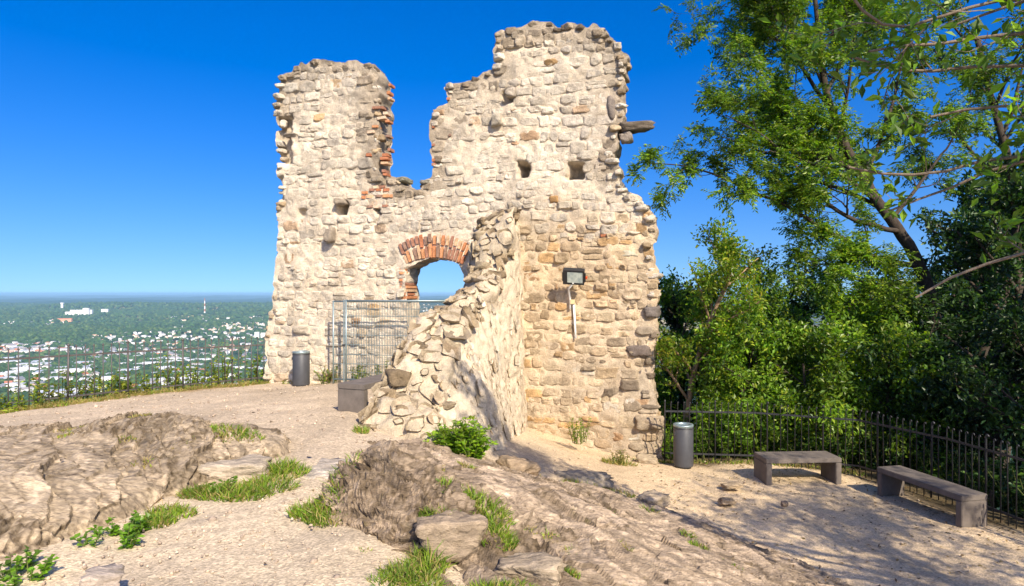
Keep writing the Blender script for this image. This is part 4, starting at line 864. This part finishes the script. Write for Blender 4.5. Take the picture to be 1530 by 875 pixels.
# trees standing right of the camera: they shade the terrace and reach into the top right corner
w = Wood()
TB = np.array([8.1, 1.5, .4]); fork = TB + (-.5, .5, 4.2)
w.limb([TB - (0, 0, .4), TB + (-.1, .1, 1.6), fork, fork + (.2, .0, 1.4), fork + (.7, -.3, 2.6)], .13, .02, 8, 3, (0, 5, 4), .8, .4, 1.7, BK2, 1, .45)
for l, r, kn, cl in [([(1750, 60, 4.0), (1640, 40, 4.5), (1530, 48, 4.9), (1440, 65, 5.0), (1380, 71, 5.0), (1298, 77, 5.0)], .05, 10, .55), ([(1740, 130, 4.0), (1620, 100, 4.5), (1530, 92, 5.0), (1450, 105, 5.2), (1385, 112, 5.2), (1330, 128, 5.2), (1292, 112, 5.2), (1277, 86, 5.2)], .04, 8, .5),
                     ([(1720, 240, 4.2), (1620, 232, 4.8), (1530, 235, 5.2), (1460, 262, 5.3), (1395, 297, 5.4), (1330, 315, 5.4)], .035, 5, .4), ([(1720, 230, 4.1), (1610, 220, 4.7), (1530, 226, 5.0), (1460, 245, 5.0), (1400, 262, 5.1), (1345, 286, 5.2), (1290, 255, 5.3), (1268, 250, 5.3)], .035, 5, .4),
                     ([(1800, 300, 3.9), (1640, 335, 4.4), (1530, 374, 4.8), (1470, 394, 5.0), (1420, 420, 5.1), (1368, 445, 5.2)], .045, 4, .35), ([(1640, 40, 4.5), (1560, -10, 4.8), (1450, 10, 5.0), (1380, 30, 5.0), (1310, 70, 4.9), (1285, 30, 4.9), (1262, -20, 4.9)], .03, 10, .6),
                     ([(1700, 180, 4.2), (1600, 160, 4.6), (1520, 165, 4.9), (1440, 150, 5.0), (1390, 175, 5.0)], .03, 8, .5), ([(1700, -40, 4.2), (1600, -20, 4.6), (1500, 20, 4.9), (1420, 40, 5.0)], .03, 10, .6)]:
    pth = pts(l); w.limb([fork + (0, 0, vr.uniform(-.6, 1.2))] + pth, r * .8, .010, kn, 3, (0, 0, 4), .7, .3, cl, BK2, 2, .35)
w.limb([fork, fork + (1.0, -1.2, 1.4), fork + (2.0, -2.4, 2.2)], .06, .015, 17, 3, (0, 5, 4), .8, .3, 1.9, BK2, 1, .3)
w.limb([fork, fork + (.9, -1.0, .8), fork + (1.2, -2.6, 1.2)], .05, .015, 14, 3, (0, 5, 4), .8, .2, 1.6, BK2, 1, .3)
w.limb([fork, fork + (.6, .3, 1.6), fork + (1.6, 0., 2.4)], .05, .015, 16, 3, (0, 5, 4), .8, .3, 1.6, BK2, 1, .3)
w.limb([fork, fork + (-1.6, -.3, 2.4), fork + (-3.4, .4, 3.3), fork + (-4.5, .7, 3.7)], .04, .012, 15, 3, (0, 5, 4), .8, .1, .8, BK2, 1, .74)
print('near tree anchors', len(w.anc))
finish_tree('overhanging_tree', w, TB, 'tree beside the camera whose thin sunlit branches overhang the top right corner', w.sprays(2, .07), .125, .42, GREEN + BRIGHT[:2], group=None)
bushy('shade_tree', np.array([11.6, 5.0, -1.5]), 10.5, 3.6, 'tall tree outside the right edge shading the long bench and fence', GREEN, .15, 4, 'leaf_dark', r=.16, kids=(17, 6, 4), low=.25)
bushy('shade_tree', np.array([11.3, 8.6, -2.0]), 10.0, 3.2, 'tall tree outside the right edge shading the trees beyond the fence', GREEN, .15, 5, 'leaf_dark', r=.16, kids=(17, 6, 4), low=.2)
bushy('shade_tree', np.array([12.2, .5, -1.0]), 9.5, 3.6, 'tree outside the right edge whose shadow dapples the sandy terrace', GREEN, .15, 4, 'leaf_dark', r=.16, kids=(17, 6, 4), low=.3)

def herb(name, base, n, rad, hgt, leaf, label, pal, cat='plant', mat='leaf', wr=.55, per=14, group=None, lean=.5, stemcol=(.12, .14, .04)):
    w = Wood(); base = np.array(base, float); B, A = [], []
    for k in range(n):
        a, r_ = vr.uniform(0, 6.3), rad * math.sqrt(vr.random()) * .7; p0 = base + (math.cos(a) * r_, math.sin(a) * r_, 0); p0[2] = base[2] - .02; w.acc.tube([base - (0, 0, .05), (base + p0) / 2 - (0, 0, .03), p0], .003, 3, stemcol)
        d = unit(np.array([math.cos(a) * lean * r_ / rad, math.sin(a) * lean * r_ / rad, 1.]) + vr.normal(0, .16, 3)); L = hgt * vr.uniform(.6, 1.05) * (1.1 - .45 * r_ / rad); path = [p0]
        for i in range(4): d = unit(d + vr.normal(0, .13, 3)); path.append(path[-1] + d * L / 4)
        path = np.array(path); w.acc.tube(path, np.linspace(.006, .002, 5) * (1 + hgt), 3, stemcol); t = vr.uniform(.12, 1, per) * 4; i = np.minimum(t.astype(int), 3)
        B.append(path[i] + (path[i + 1] - path[i]) * (t - i)[:, None]); dirn = vr.normal(0, 1, (per, 3)); dirn[:, 2] = np.abs(dirn[:, 2]) * .35; A.append(dirn)
    return finish_tree(name, w, base, label, (np.concatenate(B), np.concatenate(A)), leaf, wr, pal, mat, group, upb=1.5, cat=cat)
herb('leafy_shrub', P(690, 682, 8.8) - (0, 0, .04), 90, .38, .64, .08, 'bright green leafy shrub at the foot of the cross wall', [(.24, .38, .02), (.19, .34, .02), (.30, .40, .025), (.15, .27, .018)], 'shrub', per=30)
herb('wall_weed', P(866, 660, 12.7), 16, .22, .62, .06, 'spindly flowering weed against the sunlit wall foot', YELLOW + BRIGHT, per=16)
herb('wall_weed', P(925, 690, 12.2), 14, .26, .26, .05, 'low dry weed near the right corner of the ruin', [(.22, .19, .05), (.14, .16, .03), (.28, .22, .08)], per=12)
for px, py, d, n_, r_, h_, lab in [(175, 808, 5.0, 22, .30, .20, 'lush ground plant in the notch of the left ridge'), (205, 792, 5.25, 12, .2, .16, 'ground plant just right of the lush one by the left ridge'), (30, 862, 4.35, 18, .24, .20, 'leafy plant in the bottom left corner'), (212, 822, 4.95, 4, .08, .08, 'tiny seedling on the gravel left of centre'), (330, 734, 6.2, 14, .2, .14, 'dark green plant below the pale stone step'), (305, 742, 6.1, 10, .16, .12, 'dark leafy clump at the foot of the left ridge')]:
    herb('ground_plant', P(px, py, d), n_, r_, h_, .05, lab, BRIGHT[1:2] + GREEN[1:2] + BRIGHT[3:], per=12, lean=.8, wr=.8, group='plants at the foot of the left ridge')
for px, d, h_, lab in [(70, 12.9, .75, 'bushy shrub behind the railing nearest the left edge'), (118, 13.6, 1.0, 'tall leafy stem behind the railing near the left edge'), (165, 14.0, .75, 'yellow-green shrub behind the railing left of its middle'), (215, 14.5, .7, 'low shrub behind the middle of the railing'), (258, 15.2, 1.15, 'tall vine-like shrub behind the middle of the railing'), (295, 15.5, .8, 'rounded shrub behind the railing right of its middle'), (345, 16.4, 1.25, 'tall shrub behind the railing near the ruin'), (385, 16.9, 1.0, 'shrub behind the railing touching the ruin'), (25, 12.4, .5, 'low yellow shrub behind the railing at the left edge'), (320, 15.9, .55, 'low yellow shrub behind the railing near the ruin'), (190, 14.3, .5, 'small golden shrub in front of the valley view')]:
    x_, y_ = lp(px, d); herb('cliff_shrub', (x_, y_ - .35, 1.12), 24 if h_ < 1 else 14, .45 if h_ < 1 else .28, h_ * .95 + .2, .085, lab, [(.40, .42, .03), (.30, .38, .03), (.22, .32, .025), (.45, .40, .04), (.16, .26, .02)], 'shrub', per=26, group='shrubs behind the railing')
for px, py, d, n_, r_, h_, lab in [(490, 572, 15.55, 18, .28, .55, 'weedy bush between litter bin and mesh panel'), (432, 577, 15.9, 10, .3, .22, 'dry weeds at the left foot of the ruin'), (545, 566, 15.2, 24, .5, .45, 'weeds behind the mesh fence panel'), (585, 560, 15.0, 16, .4, .5, 'weeds under the brick arch behind the mesh panel')]:
    herb('wall_weed', P(px, py, d), n_, r_, h_, .06, lab, YELLOW + GREEN + [(.25, .17, .05)], per=16)
for k, (px, d, h_) in enumerate([(1045, 13.6, .85), (1085, 13.5, 1.0), (1120, 13.5, .95), (1160, 13.5, .75), (1205, 13.4, .6), (1250, 13.2, .55), (1010, 13.7, .6), (1310, 12.9, .5)]):
    herb('ivy_bush', (*lp(px, d), .1), 34, .5, h_, .085, ['ivy bush right of the right-hand litter bin', 'tall ivy bush behind the fence left of the short bench', 'bright ivy bush behind the short bench\'s left end', 'ivy bush behind the middle of the short bench', 'low ivy behind the right end of the short bench', 'dark ivy between the two right benches', 'small ivy bush hidden behind the right-hand litter bin', 'dark ivy behind the far end of the long bench'][k], BRIGHT[:2] + GREEN, 'shrub', per=20, wr=.85, group='ivy behind the iron fence')
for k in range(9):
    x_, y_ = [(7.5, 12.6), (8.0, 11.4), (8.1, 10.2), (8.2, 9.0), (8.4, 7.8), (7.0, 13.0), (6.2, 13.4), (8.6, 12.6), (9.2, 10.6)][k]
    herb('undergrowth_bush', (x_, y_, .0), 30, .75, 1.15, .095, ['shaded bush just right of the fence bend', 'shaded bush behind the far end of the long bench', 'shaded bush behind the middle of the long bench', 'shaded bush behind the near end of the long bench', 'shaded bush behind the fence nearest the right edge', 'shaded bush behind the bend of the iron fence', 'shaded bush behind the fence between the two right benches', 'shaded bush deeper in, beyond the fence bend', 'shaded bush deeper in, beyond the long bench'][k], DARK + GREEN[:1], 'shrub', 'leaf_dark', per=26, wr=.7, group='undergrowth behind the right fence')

# grass: many curved blades, one object
gb = np.random.default_rng(5); acc = Acc(); GV, GQ, GC = [], [], []; gn = 0
def surface_z(x, y):
    z = G(x, y); z = np.maximum(z, np.where((x > -2.3) & (x < 4.9) & (y > 3) & (y < 10.3), rcz(x, y), -9)); return np.maximum(z, np.where((x < -2.4) & (y > 3.2) & (y < 9.3), rlz(x, y), -9))
def tuft(px, py, d, rx, ry, n, h, dry=.25):
    global gn
    n = int(n * 1.5); h = h * 1.2; c = P(px, py, d); a = gb.uniform(0, 6.283, n); r = np.sqrt(gb.random(n)); x = c[0] + np.cos(a) * r * rx; y = c[1] + np.sin(a) * r * ry; z = surface_z(x, y) - .01
    b = np.stack([x, y, z], 1); L = h * gb.uniform(.5, 1.15, n) * (1.15 - .6 * r); dr = np.stack([gb.normal(0, .45, n) + .35 * np.cos(a) * r, gb.normal(0, .45, n) + .35 * np.sin(a) * r, np.ones(n)], 1); dr = unit(dr); sd = unit(np.cross(dr, gb.normal(size=(n, 3)))) * (.0035 + .0015 * d / 5) * gb.uniform(.7, 1.3, n)[:, None]
    m = b + dr * L[:, None] * .55; t = m + unit(dr + np.stack([gb.normal(0, .4, n), gb.normal(0, .4, n), -.35 * np.ones(n)], 1)) * L[:, None] * .5
    V = np.stack([b - sd, b + sd, m + sd * .8, m - sd * .8, t + sd * .12, t - sd * .12], 1).reshape(-1, 3); k = (np.arange(n) * 6)[:, None]
    GV.append(V); GQ.append(np.concatenate([k + [0, 1, 2, 3], k + [3, 2, 4, 5]]) + gn); gn += len(V)
    pal = np.array([(.17, .27, .022), (.23, .31, .028), (.12, .21, .018)]); col = pal[gb.integers(3, size=n)]; dm = gb.random(n) < dry; col[dm] = np.array((.33, .26, .09)); GC.append(np.repeat(col * gb.uniform(.7, 1.25, (n, 1)), 6, 0))
for a in [(418, 712, 6.75, .28, .26, 420, .16), (400, 735, 6.3, .3, .2, 300, .13), (345, 750, 6.05, .38, .18, 420, .13), (300, 748, 6.05, .2, .16, 220, .12), (255, 772, 5.55, .22, .14, 220, .11), (235, 785, 5.35, .15, .12, 140, .1),
          (355, 672, 7.4, .3, .2, 220, .10), (330, 678, 7.2, .2, .14, 90, .07, .6), (470, 770, 5.6, .22, .16, 260, .15), (500, 760, 5.75, .2, .2, 320, .17), (515, 725, 6.2, .14, .3, 260, .15), (522, 700, 6.7, .12, .3, 160, .12), (488, 780, 5.45, .18, .12, 160, .11),
          (640, 820, 4.85, .14, .16, 240, .18), (612, 850, 4.6, .22, .14, 340, .14), (585, 862, 4.5, .18, .1, 160, .09), (660, 800, 5.2, .2, .1, 160, .13), (730, 775, 5.55, .22, .22, 420, .15), (742, 800, 5.2, .16, .14, 260, .14), (675, 762, 5.5, .12, .1, 100, .1), (715, 868, 4.45, .3, .1, 420, .11), (660, 872, 4.4, .25, .08, 260, .1), (770, 865, 4.5, .16, .08, 140, .09),
          (860, 806, 5.3, .14, .12, 160, .09), (810, 788, 5.6, .16, .1, 120, .07, .5), (905, 748, 7.0, .14, .14, 110, .09), (970, 762, 8.5, .16, .12, 90, .09), (850, 836, 4.9, .08, .06, 60, .07), (1045, 815, 6.9, .12, .1, 60, .07), (1030, 790, 7.4, .1, .1, 60, .08), (1090, 842, 6.4, .14, .1, 70, .07, .5), (930, 820, 5.8, .12, .1, 60, .06, .6),
          (620, 700, 7.0, .14, .2, 70, .07, .6), (700, 722, 7.2, .14, .2, 70, .07, .6), (880, 710, 9.6, .4, .15, 130, .14, .4), (930, 712, 9.9, .25, .12, 80, .1, .4), (640, 745, 5.9, .16, .1, 100, .08, .7), (540, 655, 8.8, .1, .12, 90, .12), (100, 690, 7.0, .12, .1, 40, .05, .7), (185, 680, 6.8, .15, .1, 40, .05, .7), (220, 720, 6.3, .12, .2, 60, .05, .7), (280, 700, 6.8, .12, .2, 50, .05, .7), (110, 655, 7.6, .25, .1, 60, .05, .8), (215, 640, 7.8, .2, .1, 50, .05, .8), (545, 825, 4.9, .08, .05, 25, .05), (790, 690, 9.2, .2, .2, 80, .1, .5), (925, 688, 12.2, .35, .2, 160, .16, .7)]:
    tuft(*a)
for s in np.linspace(0, 1, 60):                                   # dry grass verge under the railing
    i = s * 2; a_, b_ = (fl[1], fl[2]) if i < 1 else (fl[2], fl[3]); c_ = a_ + (b_ - a_) * (i % 1 if i < 2 else 1) + gb.normal(0, .08, 2) + np.array([.12, -.12])
    px_, py_ = to_px(np.array([*c_, gz(*c_)])); tuft(px_, py_, c_[1], .22, .16, 60, .11 * gb.uniform(.6, 1.4), .8 if gb.random() < .75 else .3)
for s in np.linspace(0, 1, 26):
    c_ = np.array([2.6 + 4.0 * s, 13.0 - .9 * s ** 2]); px_, py_ = to_px(np.array([*c_, gz(*c_)])); tuft(px_, py_, c_[1], .2, .14, 26, .10, .5)
tag(obj('grass', make_mesh('grass', np.concatenate(GV), np.concatenate(GQ), None, np.concatenate(GC), False), M['grass']), 'tufts of green and dry grass between the rocks', 'grass', kind='stuff')

lr = np.random.default_rng(9); LB, LA = [], []
while len(LB) < 1300:
    if lr.random() < .75: x_, y_ = lr.uniform(2.2, 7.3), lr.uniform(5.5, 12.9)
    else: x_, y_ = lr.uniform(-8, 2), lr.uniform(4, 16)
    if not bool(inpoly(PLATEAU, np.array(x_), np.array(y_))): continue
    dd_ = float(dist_poly(PLATEAU, np.array(x_), np.array(y_)))
    if lr.random() > math.exp(-dd_ / 1.1) + .16: continue
    LB.append((x_, y_, float(surface_z(np.array(x_), np.array(y_))) + .006)); LA.append((lr.normal(), lr.normal(), lr.uniform(0, .35)))
lo_ = leaf_part('fallen_leaves', None, np.array(LB), np.array(LA), lr.uniform(.03, .075, len(LB)), .5, [(.16, .10, .05), (.22, .14, .06), (.12, .075, .04), (.26, .19, .08)], 'grass', 3.0)
tag(lo_, 'dry fallen leaves scattered over the terrace', 'leaf litter', kind='stuff')

# ------------------------------------------------------------------ the valley: town, woods, air
tr = np.random.default_rng(77)
def valley_at(px, py):
    r = np.geomspace(700, 30000, 700); k = 1 / math.hypot((px - CX) / F, 1); y = r * k; x = (px - CX) / F * y
    z = valley_z(x, y); line = CAMZ - (py - CY) / F * y; hit = np.nonzero(z >= line)[0]
    if not len(hit): return None
    i = hit[0]; return np.array([x[i], y[i], z[i]])
def house_mesh(wc, rc, L, W, H, R, flat=False):
    A = Acc(); A.box((0, 0, H / 2), (L, W, H), None, wc)
    if flat: A.box((0, 0, H + .4), (L + .5, W + .5, .8), None, rc)
    else:
        h = W / 2 + .4; l = L / 2 + .4
        A.add([(-l, -h, H), (l, -h, H), (l, h, H), (-l, h, H), (-l, 0, H + R), (l, 0, H + R)], [[0, 1, 5, 4], [2, 3, 4, 5]], [[0, 4, 3], [1, 2, 5]], rc)
    for sx in (-.3, 0, .3):
        for sy in (-1, 1): A.box((sx * L, sy * W / 2, H * .5), (L * .12, .12, H * .3), None, (.08, .09, .1))
    return A.mesh('house')
WHT, CRM, GRY, RED, PNK = (.80, .78, .74), (.74, .66, .52), (.22, .22, .24), (.40, .16, .09), (.60, .40, .33)
HM = [house_mesh(WHT, GRY, 13, 10, 6.5, 4), house_mesh(WHT, RED, 12, 10, 6, 4.5), house_mesh(CRM, GRY, 15, 11, 8, 4), house_mesh(WHT, (.3, .27, .26), 18, 11, 10, 3), house_mesh(PNK, GRY, 12, 10, 7, 4)]
HF = [house_mesh(WHT, (.62, .62, .62), 24, 14, 10, 0, True), house_mesh(WHT, (.5, .52, .55), 46, 24, 8, 0, True), house_mesh((.7, .7, .68), (.72, .72, .70), 60, 30, 9, 0, True), house_mesh((.66, .64, .6), (.42, .45, .52), 36, 20, 9, 0, True)]
HN = [('house', 'white house with a grey roof in the valley town'), ('house', 'white house with a red roof in the valley town'), ('house', 'cream house with a grey roof in the valley town'), ('house', 'long white house with a dark roof in the valley town'), ('house', 'pinkish house in the valley town')]
FN = [('flat_roofed_block', 'white flat-roofed block in the valley town'), ('factory_hall', 'white factory hall with a grey flat roof below the cliff'), ('factory_hall', 'large pale factory hall below the cliff'), ('factory_hall', 'low pale hall with a bluish roof below the cliff')]
homes = []
for px0, px1, py0, py1, n_, kind in [(140, 402, 498, 517, 210, 0), (0, 130, 512, 530, 80, 0), (130, 402, 517, 536, 120, 0), (255, 400, 474, 498, 150, 0), (0, 105, 481, 493, 60, 0), (0, 30, 467, 472, 12, 1), (60, 90, 470, 482, 12, 0), (248, 345, 472, 477, 14, 1), (330, 405, 482, 494, 40, 0),
                                     (0, 402, 536, 596, 100, 1), (0, 402, 536, 600, 90, 0), (0, 130, 519, 530, 12, 1), (626, 690, 455, 474, 26, 0), (990, 1010, 455, 480, 10, 0)]:
    for _ in range(n_):
        p = valley_at(tr.uniform(px0, px1), tr.uniform(py0, py1))
        if p is not None: homes.append((p, kind))
rad_keep = sorted(range(len(homes)), key=lambda i: homes[i][0][1])[:290]; rest = Acc(); keepset = set(rad_keep)
for i, (p, kind) in enumerate(homes):
    k = tr.integers(5) if kind == 0 else tr.integers(4); m = (HM if kind == 0 else HF)[k]; ang = round(tr.normal(.5, .5), 2) + (1.57 if tr.random() < .4 else 0); s_ = tr.uniform(1.0, 1.5)
    nm, lab = (HN if kind == 0 else FN)[k]
    if i in keepset:
        o_ = obj(nm, m, M['house']); o_.location = p - (0, 0, .8); o_.rotation_euler = (0, 0, ang); o_.scale = (s_, s_, s_ * tr.uniform(.9, 1.3)); hx, hy = to_px(p)
        where = ('on the far hillside' if hy < 500 else 'in mid valley' if hy < 536 else 'below the cliff') + (' behind the railing\'s left end' if hx < 135 else ' behind the railing\'s middle' if hx < 270 else ' seen through the arch' if hx > 500 else ' close to the ruin')
        tag(o_, lab.replace(' in the valley town', '').replace(' below the cliff', '') + ' ' + where, 'building', 'buildings of the valley town')
    else:
        wc, rc = (WHT, GRY) if tr.random() < .7 else (CRM, RED); L = 14 * s_ if kind == 0 else 36; rest.box(p + (0, 0, 4), (L, L * .7, 9), rotz(ang), wc); rest.box(p + (0, 0, 9), (L * 1.02, L * .72, 2.5), rotz(ang), rc, .5)
tag(rest.build('distant_town', M['house']), 'tiny pale houses of the distant town on the hillsides', 'town', kind='stuff')
def land(nm, px, py, parts, label, cat):
    p = valley_at(px, py); A = Acc()
    for c_, sz, col in parts: A.box(p + np.array(c_), sz, rotz(.25), col)
    return tag(A.build(nm, M['house']), label, cat)
land('hospital_block', 122, 473, [((0, 0, 25), (150, 30, 52), WHT), ((-80, 10, 18), (90, 34, 36), (.76, .75, .72)), ((50, -20, 33), (40, 30, 66), WHT)], 'large white slab building on the wooded ridge', 'building')
land('white_block', 157, 470, [((0, 0, 22), (48, 30, 46), WHT)], 'single white cube of a building right of the large white slab', 'building')
land('water_tower', 93, 464, [((0, 0, 30), (18, 18, 60), (.7, .7, .68)), ((0, 0, 62), (24, 24, 12), (.74, .73, .7))], 'pale tower rising from the woods left of the white slab', 'tower')
land('red_roofed_school', 97, 481, [((0, 0, 9), (90, 30, 18), (.6, .33, .2)), ((0, 0, 20), (92, 20, 8), (.5, .2, .1))], 'long terracotta building on the slope below the white slab', 'building')
land('apartment_tower', 388, 508, [((-14, 0, 20), (22, 18, 42), WHT), ((16, 5, 18), (22, 18, 38), (.74, .72, .66))], 'pair of pale apartment towers at the left edge of the ruin', 'building')
p = valley_at(306, 470); A = Acc()
for k in range(6): A.box(p + (0, 0, 12 + 22 * k), (9 - k, 9 - k, 22), None, RED if k % 2 else WHT)
tag(A.build('radio_mast', M['house']), 'red and white mast standing in the far woods', 'mast')
# woods: lumpy crowns as one mass
tv, tf = ico(1); N_ = 34000
pxs = tr.uniform(-20, 420, N_); u_ = tr.random(N_); yy = 1350 * (8200 / 1350) ** u_; xx = (pxs - CX) / F * yy; pm = V3(xx, yy, 0); mask = fbm(pm / 420, 4, 41) + .55 * fbm(pm / 130, 2, 45) + sstep(2400, 3600, yy) * .55
near_home = np.zeros(N_, bool); hp = np.array([h[0][:2] for h in homes])
for a in range(0, len(hp), 200): near_home |= (np.hypot(xx[:, None] - hp[None, a:a + 200, 0], yy[:, None] - hp[None, a:a + 200, 1]) < 13 + yy[:, None] * .003).any(1)
ok = (mask > .12) & ~near_home | ((tr.random(N_) < .28) & ~near_home); xx, yy = xx[ok], yy[ok]; zz = valley_z(xx, yy); n_ = len(xx); s_ = (tr.uniform(4.5, 8.5, n_) + yy * .0016)
V = tv[None] * (1 + .22 * tr.normal(size=(n_, len(tv), 1))) * s_[:, None, None] * np.stack([np.ones(n_), np.ones(n_), tr.uniform(.7, 1.1, n_)], 1)[:, None] + np.stack([xx, yy, zz + s_ * .55], 1)[:, None]
col = np.array([(.035, .075, .020), (.050, .095, .024), (.028, .06, .02), (.07, .11, .03)])[tr.integers(4, size=n_)] * tr.uniform(.7, 1.3, (n_, 1))
T = (tf[None] + (np.arange(n_) * len(tv))[:, None, None]).reshape(-1, 3); print('woods', n_)
tag(obj('valley_woods', make_mesh('valley_woods', V.reshape(-1, 3), None, T, np.repeat(col, len(tv), 0)), M['forest']), 'dark green woods and garden trees across the valley', 'forest', kind='stuff')
hz = Acc().box((0, 0, -147), (122000, 122000, 326)).build('haze', None)
hm = bpy.data.materials.new('valley_haze'); hm.use_nodes = True; hn = hm.node_tree.nodes; hn.remove(hn['Principled BSDF'])
pv_ = hn.new('ShaderNodeVolumePrincipled'); pv_.inputs['Color'].default_value = (.42, .74, 1.0, 1); pv_.inputs['Density'].default_value = 5.5e-5; pv_.inputs['Anisotropy'].default_value = 0.0
hm.node_tree.links.new(pv_.outputs[0], hn['Material Output'].inputs['Volume']); hz.data.materials.append(hm); tag(hz, 'thin blue haze over the valley', 'haze', kind='stuff')
